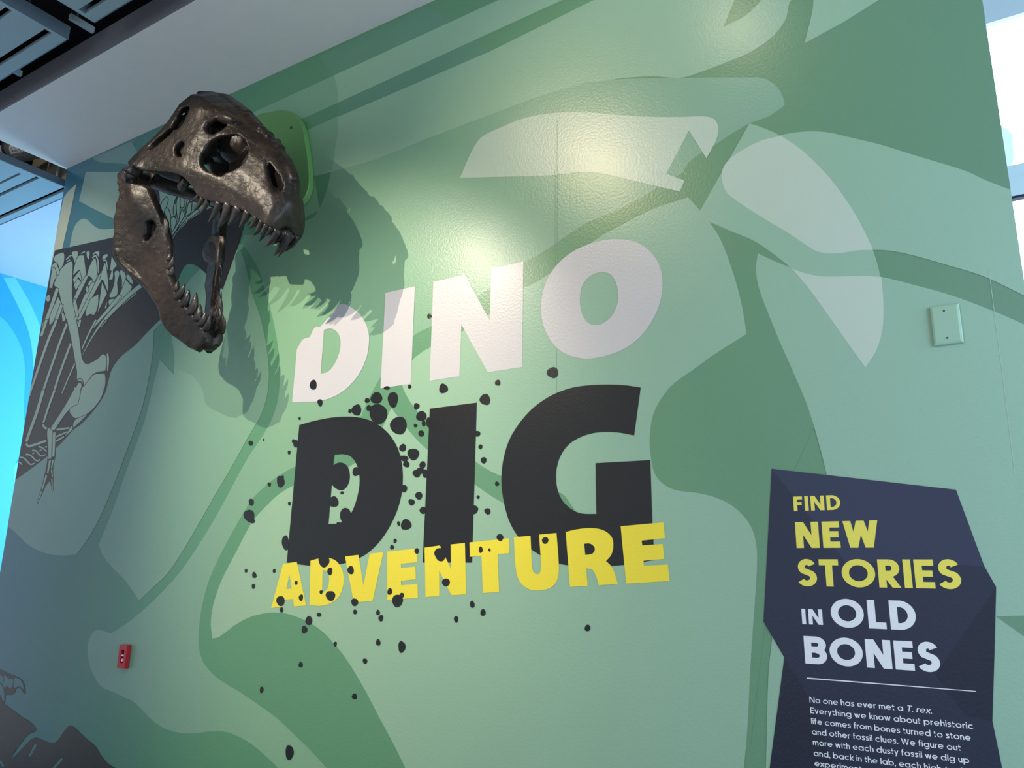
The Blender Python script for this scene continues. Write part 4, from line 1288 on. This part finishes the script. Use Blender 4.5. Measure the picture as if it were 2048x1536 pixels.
skull = thing('dinosaur_skull', tuple(float(v) for v in sk_world((.3, 0, .25))), 'large brown fossil skull with gaping toothed jaws mounted on the wall', 'dinosaur skull')

cr_ = Solid()


def inside_cr(s, u):
    ok = (u >= ubot(s)) & (u <= utop(s) * .985) & (s >= np.interp(u, SB_U, SB_S)) & (s <= .999)
    for k, poly in holes_su.items():
        ok &= ~in_poly(s, u, poly)
    return ok


def Wround(s, u):
    """side profile with bone relief: brow boss, cheek ridge, rims"""
    w = Wsk(s, u)
    g = lambda cs, cu, a, b: np.exp(-(((s - cs) / a) ** 2 + ((u - cu) / b) ** 2))
    w = w + .018 * g(.33, .40, .06, .035) - .02 * g(.60, .20, .13, .10) * 0 + .010 * g(.36, .08, .12, .03) + .012 * g(.08, .04, .05, .05)
    w = w + .008 * g(.86, .10, .07, .05)
    return np.maximum(w, 0)


V, F = shell_grid(.0, 1.0, .005, -.06, .5, .005, inside_cr, Wround, .030)
cr_.add(V, F)
# premaxilla nose wall joining both sides
for s_ in np.linspace(.90, .985, 8):
    pass
nose = []
for s_, zz in ((.90, .10), (.93, .095), (.955, .085), (.968, .075)):
    ww = float(Wsk(s_, .08)) - .012
    cr_.blob((s_, 0, zz), (.03, max(.012, ww), .075), 12, False)
# skull roof thickness, nasal ridge and bumps
cr_.limb([(.12, 0, .455), (.25, 0, .455), (.40, 0, .425), (.5, 0, .405), (.6, 0, .375), (.72, 0, .335), (.84, 0, .285), (.92, 0, .235), (.945, 0, .215)],
         [.05, .055, .05, .038, .03, .026, .024, .020, .016], 12, False, 1.4)
rb = random.Random(5)
for i in range(12):
    s_ = .46 + .028 * i
    cr_.blob((s_, rb.uniform(-.02, .02), float(utop(s_)) - .006 + rb.uniform(0, .01)), (.016 + rb.random() * .010, .016 + rb.random() * .012, .014 + rb.random() * .008), 7, False)
# lacrimal horns and rear crest
cr_.blob((.45, .105, .385), (.09, .03, .028), 10)
cr_.blob((.14, .0, .465), (.03, .10, .03), 10, False)
# braincase, quadrates, palate bones; extra blobs added to darken the openings
cr_.blob((.22, 0, .33), (.15, .10, .13), 12, False)
cr_.blob((.14, 0, .27), (.05, .17, .12), 10, False)
cr_.limb([(.13, .13, .30), (.09, .195, .16), (.075, .235, .06), (.06, .25, -.005)], [.03, .028, .03, .035], 10)
cr_.limb([(.09, .215, .10), (.16, .15, .07), (.27, .105, .07), (.42, .085, .085), (.60, .05, .11)], [.035, .045, .04, .028, .02], 10, True, .6)
cr_.limb([(.27, .105, .06), (.34, .15, .02), (.40, .175, .05)], [.022, .026, .02], 8)
cr_.limb([(.05, .25, -.012), (.0, .15, -.015), (-.03, .08, -.01)], [.034, .038, .03], 8)
cr_.limb([(.0, .13, .0), (.12, .09, .0), (.24, .06, -.005), (.38, .045, .0), (.52, .04, .04)], [.045, .045, .032, .020, .018], 8, True, .7)
cr_.blob((.66, 0, .19), (.24, .028, .14), 12, False)  # added inner fill, blocks light inside the antorbital opening
cr_.blob((.66, 0, .085), (.23, .115, .03), 12, False)
cr_.blob((.17, .085, .34), (.05, .05, .08), 9)
cr_.blob((.17, .10, .2), (.05, .06, .09), 9)
cr_.blob((.42, 0, .30), (.12, .06, .10), 10, False)
cr_.blob((.24, .06, .30), (.10, .085, .12), 10)
cr_.limb([(.45, 0, .13), (.60, 0, .125), (.80, 0, .10), (.93, 0, .07)], [.03, .026, .03, .03], 8, False, 2.2)
cr_.limb([(.5, .13, .07), (.62, .10, .06), (.75, .075, .055), (.9, .04, .05)], [.03, .028, .025, .025], 8, True, 1.2)
cr_.limb([(.13, 0, .26), (.04, 0, .22)], [.055, .05], 10, False)
cranium = remeshed(cr_, 'cranium', M_BONE, skull, .0062, sk_world, 5, .0028)

# ---- lower jaw, swung open about the quadrate
JA = math.radians(44.5)
JO = np.array([.045, 0, -.02])
JF = np.array([math.cos(JA), 0, -math.sin(JA)]); JU = np.array([math.sin(JA), 0, math.cos(JA)])


def jaw_sk(a, w, h):
    return JO + JF * a + JU * h + np.array([0, w, 0])


JT = np.array([-.08, 0, .15, .3, .45, .6, .72, .82, .88, .915, .93])
JWT = np.array([.262, .268, .262, .236, .196, .148, .104, .072, .050, .032, .014])
JK = np.array([.30, .34, .38, .38, .34, .26, .16, .07, .0, 0, 0])
JM = np.array([-.02, -.03, -.07, -.10, -.10, -.10, -.09, -.09, -.09, -.09, -.09])


def wj(a, h):
    return np.maximum(0.004, np.interp(a, JT, JWT) - np.interp(a, JT, JK) * (h - np.interp(a, JT, JM)))


def Wjaw(s, u):
    a = (s - JO[0]) * JF[0] + (u - JO[2]) * JF[2]
    return wj(a, 0)


def jaw_hit(px, py):
    o, r = sk_ray(px, py)
    t0 = ((0.4 - o[0]) * r[0] + (.1 - o[1]) * r[1] + (-.3 - o[2]) * r[2]) / (r @ r)
    ts = t0 + np.linspace(-.9, .9, 1500) * LSK
    P = o[None] + ts[:, None] * r[None]
    a = (P[:, 0] - JO[0]) * JF[0] + (P[:, 2] - JO[2]) * JF[2]
    hh = (P[:, 0] - JO[0]) * JU[0] + (P[:, 2] - JO[2]) * JU[2]
    g = P[:, 1] - wj(a, hh)
    g = np.where(a > .93, np.maximum(P[:, 1], .001), g)
    k = np.where((g[1:] < 0) & (g[:-1] >= 0))[0]
    i = k[0] if len(k) else int(np.argmin(np.abs(g)))
    p = P[i]
    return np.array([(p[0] - JO[0]) * JF[0] + (p[2] - JO[2]) * JF[2], p[1], (p[0] - JO[0]) * JU[0] + (p[2] - JO[2]) * JU[2]])


JOUT = '258,333 246,333 231,348 232,360 236,389 229,406 226,426 222,443 224,458 220,490 223,512 231,527 248,544 263,556 287,576 302,598 314,617 317,634 324,654 336,666 358,681 375,695 390,700 402,697 409,686 410,672 405,660 400,654 395,645 387,634 375,620 361,604 350,590 344,574 338,556 333,540 331,518 331,498 334,478 326,458 319,433 312,414 304,399 297,379 285,368 270,366 261,362'
jaw_poly = []
for t in JOUT.split():
    x, y = (float(v) for v in t.split(','))
    h_ = jaw_hit(x, y); jaw_poly.append((h_[0], h_[2]))


jaw_hole = [(h_[0], h_[2]) for h_ in (jaw_hit(*p) for p in zc('455,1215 490,1195 525,1225 505,1285 465,1345 425,1350 440,1300 450,1260', 3))]


def inside_jaw(a, h):
    return in_poly(a, h, jaw_poly) & (a < .928) & ~in_poly(a, h, jaw_hole)


amin, amax = min(p[0] for p in jaw_poly), max(p[0] for p in jaw_poly)
hmin, hmax = min(p[1] for p in jaw_poly), max(p[1] for p in jaw_poly)
jw = Solid()
def Wj2(a, h):
    w = wj(a, h)
    g = lambda ca, ch, x, y: np.exp(-(((a - ca) / x) ** 2 + ((h - ch) / y) ** 2))
    return np.maximum(0, w - .012 * g(.28, -.10, .10, .06) + .012 * g(.12, .0, .08, .04) - .010 * g(.42, -.12, .05, .10))
V, F = shell_grid(amin, min(amax, .929), .005, hmin, hmax, .005, inside_jaw, Wj2, .040)
jw.add(V, F)


def jaw_band(a):
    """top and bottom of the ramus outline at a"""
    hs = []
    for i in range(len(jaw_poly)):
        (a0, h0), (a1, h1) = jaw_poly[i - 1], jaw_poly[i]
        if (a0 - a) * (a1 - a) <= 0 and a0 != a1: hs.append(h0 + (h1 - h0) * (a - a0) / (a1 - a0))
    return (min(hs), max(hs)) if hs else (0, 0)


# rounded lower and tooth-bearing edges, symphysis
edge_t, edge_b = [], []
for a in np.linspace(.30, .89, 14):
    lo, hi = jaw_band(a); edge_t.append((a, max(.004, float(wj(a, hi)) - .022), hi - .014)); edge_b.append((a, max(.004, float(wj(a, lo)) - .022), lo + .016))
jw.limb(edge_t, [.020] * len(edge_t), 8, True, 1.1); jw.limb(edge_b, [.020] * len(edge_b), 8, True, 1.0)
for a in (.79, .825, .86, .88):
    lo, hi = jaw_band(min(a, .89)); w = float(np.interp(a, JT, JWT))
    jw.blob((a, 0, (lo + hi) / 2 + .008), (.03, max(.02, w - .008), max(.02, (hi - lo) / 2 - .022)), 12, False, .85)
lo, hi = jaw_band(.02)
jw.limb([(-.01, .225, .005), (.0, .25, .01), (.01, .285, .0)], [.03, .034, .028], 10)
# added backing blob behind the foramen, keeps the hole dark
jc = np.mean(np.array(jaw_hole), 0)
jw.blob((float(jc[0]), float(wj(jc[0], jc[1])) - .052, float(jc[1])), (.075, .014, .10), 9)
jaw = remeshed(jw, 'lower_jaw', M_BONE, skull, .0062, lambda v: sk_world(jaw_sk(*v)), 5, .0028)


# ---- teeth
def tooth(base, tip, rad, parent=skull, back=(0, 0, 0)):
    """curved, slightly flattened fang from base to tip (skull frame)"""
    b = sk_world(base); t = sk_world(tip); r = rad * LSK * 1.3
    d = t - b; ln = np.linalg.norm(d); d = d / ln
    bend = sk_world(np.asarray(base) + np.array([-1, 0, 0])) - sk_world(base); bend = bend - d * (bend @ d)
    nb = np.linalg.norm(bend); bend = bend / nb if nb > 1e-6 else np.cross(d, [0, 0, 1.0])
    side = np.cross(d, bend)
    V, F = [], []; n = 12; K = 9
    for i in range(K):
        f = i / (K - 1)
        c = b - d * ln * .12 + d * ln * 1.12 * f - bend * ln * .10 * math.sin(math.pi * f)
        rr = r * (1 - f ** 1.7) ** .75 if i < K - 1 else r * .06
        for j in range(n):
            a = 2 * math.pi * j / n
            V.append(c + bend * math.cos(a) * rr + side * math.sin(a) * rr * .78)
    for i in range(K - 1):
        for j in range(n):
            k = (j + 1) % n
            F.append((i * n + j, i * n + k, (i + 1) * n + k, (i + 1) * n + j))
    F.append(tuple(reversed(range(n)))); F.append(tuple((K - 1) * n + j for j in range(n)))
    return mesh_obj('tooth', V, F, M_TOOTH, parent, smooth=True)


def at_w_pt(px, py, w):
    o, r = sk_ray(px, py); t = (w - o[1]) / r[1]; return o + r * t


UP = [((392, 389), (386, 397), .008), ((399, 398), (387, 420), .011), ((409, 404), (399, 427), .012), ((432, 407), (415.5, 446), .016), ((450, 410), (434, 460), .018),
      ((471, 417), (456, 450), .020), ((490, 425), (478, 455), .017), ((507, 436), (498, 455), .013), ((518, 444), (509.5, 465), .012),
      ((527, 451), (519, 468.5), .011), ((537, 456), (530, 471), .011), ((548, 462), (528, 494), .017), ((560, 466), (543, 489), .014), ((567, 468), (547.6, 512), .016), ((578, 470), (556, 515), .016)]
for bpx, tpx, r in UP:
    b = hit(*bpx); w = max(.0, b[1] - .014)
    b = np.array([b[0] - .004, w, b[2] + .004])
    t = at_w_pt(*tpx, w * .96)
    # keep real tooth length: the tip lies below its base
    tooth(b, t, r, cranium)
    if w > .022:
        bm = b * np.array([1, -1, 1]); tm = t * np.array([1, -1, 1])
        tooth(bm, tm, r, cranium)


def jaw_pt(v):
    return jaw_sk(*v)


LOW = [((331, 496), (340, 488), .008), ((331, 517), (342, 503), .010), ((333, 532), (348, 511), .012), ((335, 546), (348, 527), .012), ((345, 578), (356, 559.5), .012),
       ((349, 592), (370, 568), .017), ((361, 607), (378.6, 578.5), .017), ((376, 623), (393, 584), .018), ((388, 637), (400.6, 607), .017), ((396, 647), (412, 622), .015), ((405, 656), (421, 628), .012)]
for bpx, tpx, r in LOW:
    h_ = jaw_hit(*bpx)
    b = jaw_sk(h_[0], max(.008, h_[1] - .016), h_[2] - .004)
    t = at_w_pt(*tpx, max(.006, h_[1] - .022))
    tooth(b, t, r * 1.2, jaw)
    tooth(b * np.array([1, -1, 1]), t * np.array([1, -1, 1]), r, jaw)
for bpx, tpx, w, r in (((409, 650), (424, 617), .01, .014), ((417, 650), (434, 618), -.02, .014), ((425, 655), (443, 625), -.035, .013)):
    tooth(at_w_pt(*bpx, w), at_w_pt(*tpx, w), r, jaw)

# wall bracket (hidden behind the skull) and the green mounting plate
PLATE = '545,222 566,219.5 586,226 599,239 606,256 611,285 616,322 618,352 617,372 611,390 598,408 575,424 540,428 500,410 478,360 476,300 490,255 515,230'
pts = [on_plane(p[0], p[1], 1, -.042) for p in path(PLATE, 5)]
n = len(pts)
V = [tuple(p) for p in pts] + [(p[0], -.0045, p[2]) for p in pts]
t = thing('mounting_plate', tuple(float(v) for v in sum(pts) / n), 'light green rounded board screwed to the wall behind the skull', 'mounting plate')
o = mesh_obj('board', V, [tuple(range(n))] + [(i, n + i, n + (i + 1) % n, (i + 1) % n) for i in range(n)] + [tuple(range(2 * n - 1, n - 1, -1))], M_PLATEG, t)
bm = bmesh.new(); bm.from_mesh(o.data); bmesh.ops.recalc_face_normals(bm, faces=bm.faces); bm.to_mesh(o.data); bm.free()
md = o.modifiers.new('bevel', 'BEVEL'); md.width = .006; md.segments = 2; md.limit_method = 'ANGLE'; md.angle_limit = math.radians(60)
s = on_plane(582.5, 255, 1, -.043)
MB().tube((float(s[0]), -.045, float(s[2])), (float(s[0]), -.04, float(s[2])), .009, 12).build('screw', M_SCREW, t)
bw = sk_world((.14, 0, .27))
pc = sum(pts) / n
ae = (float(pc[0]) - .12, -.09, float(pc[2]))
MB().tube(tuple(bw), ae, .035, 14).tube((ae[0], -.10, ae[2]), (ae[0], -.046, ae[2]), .036, 14).build('mount_arm', M_STEEL, skull)
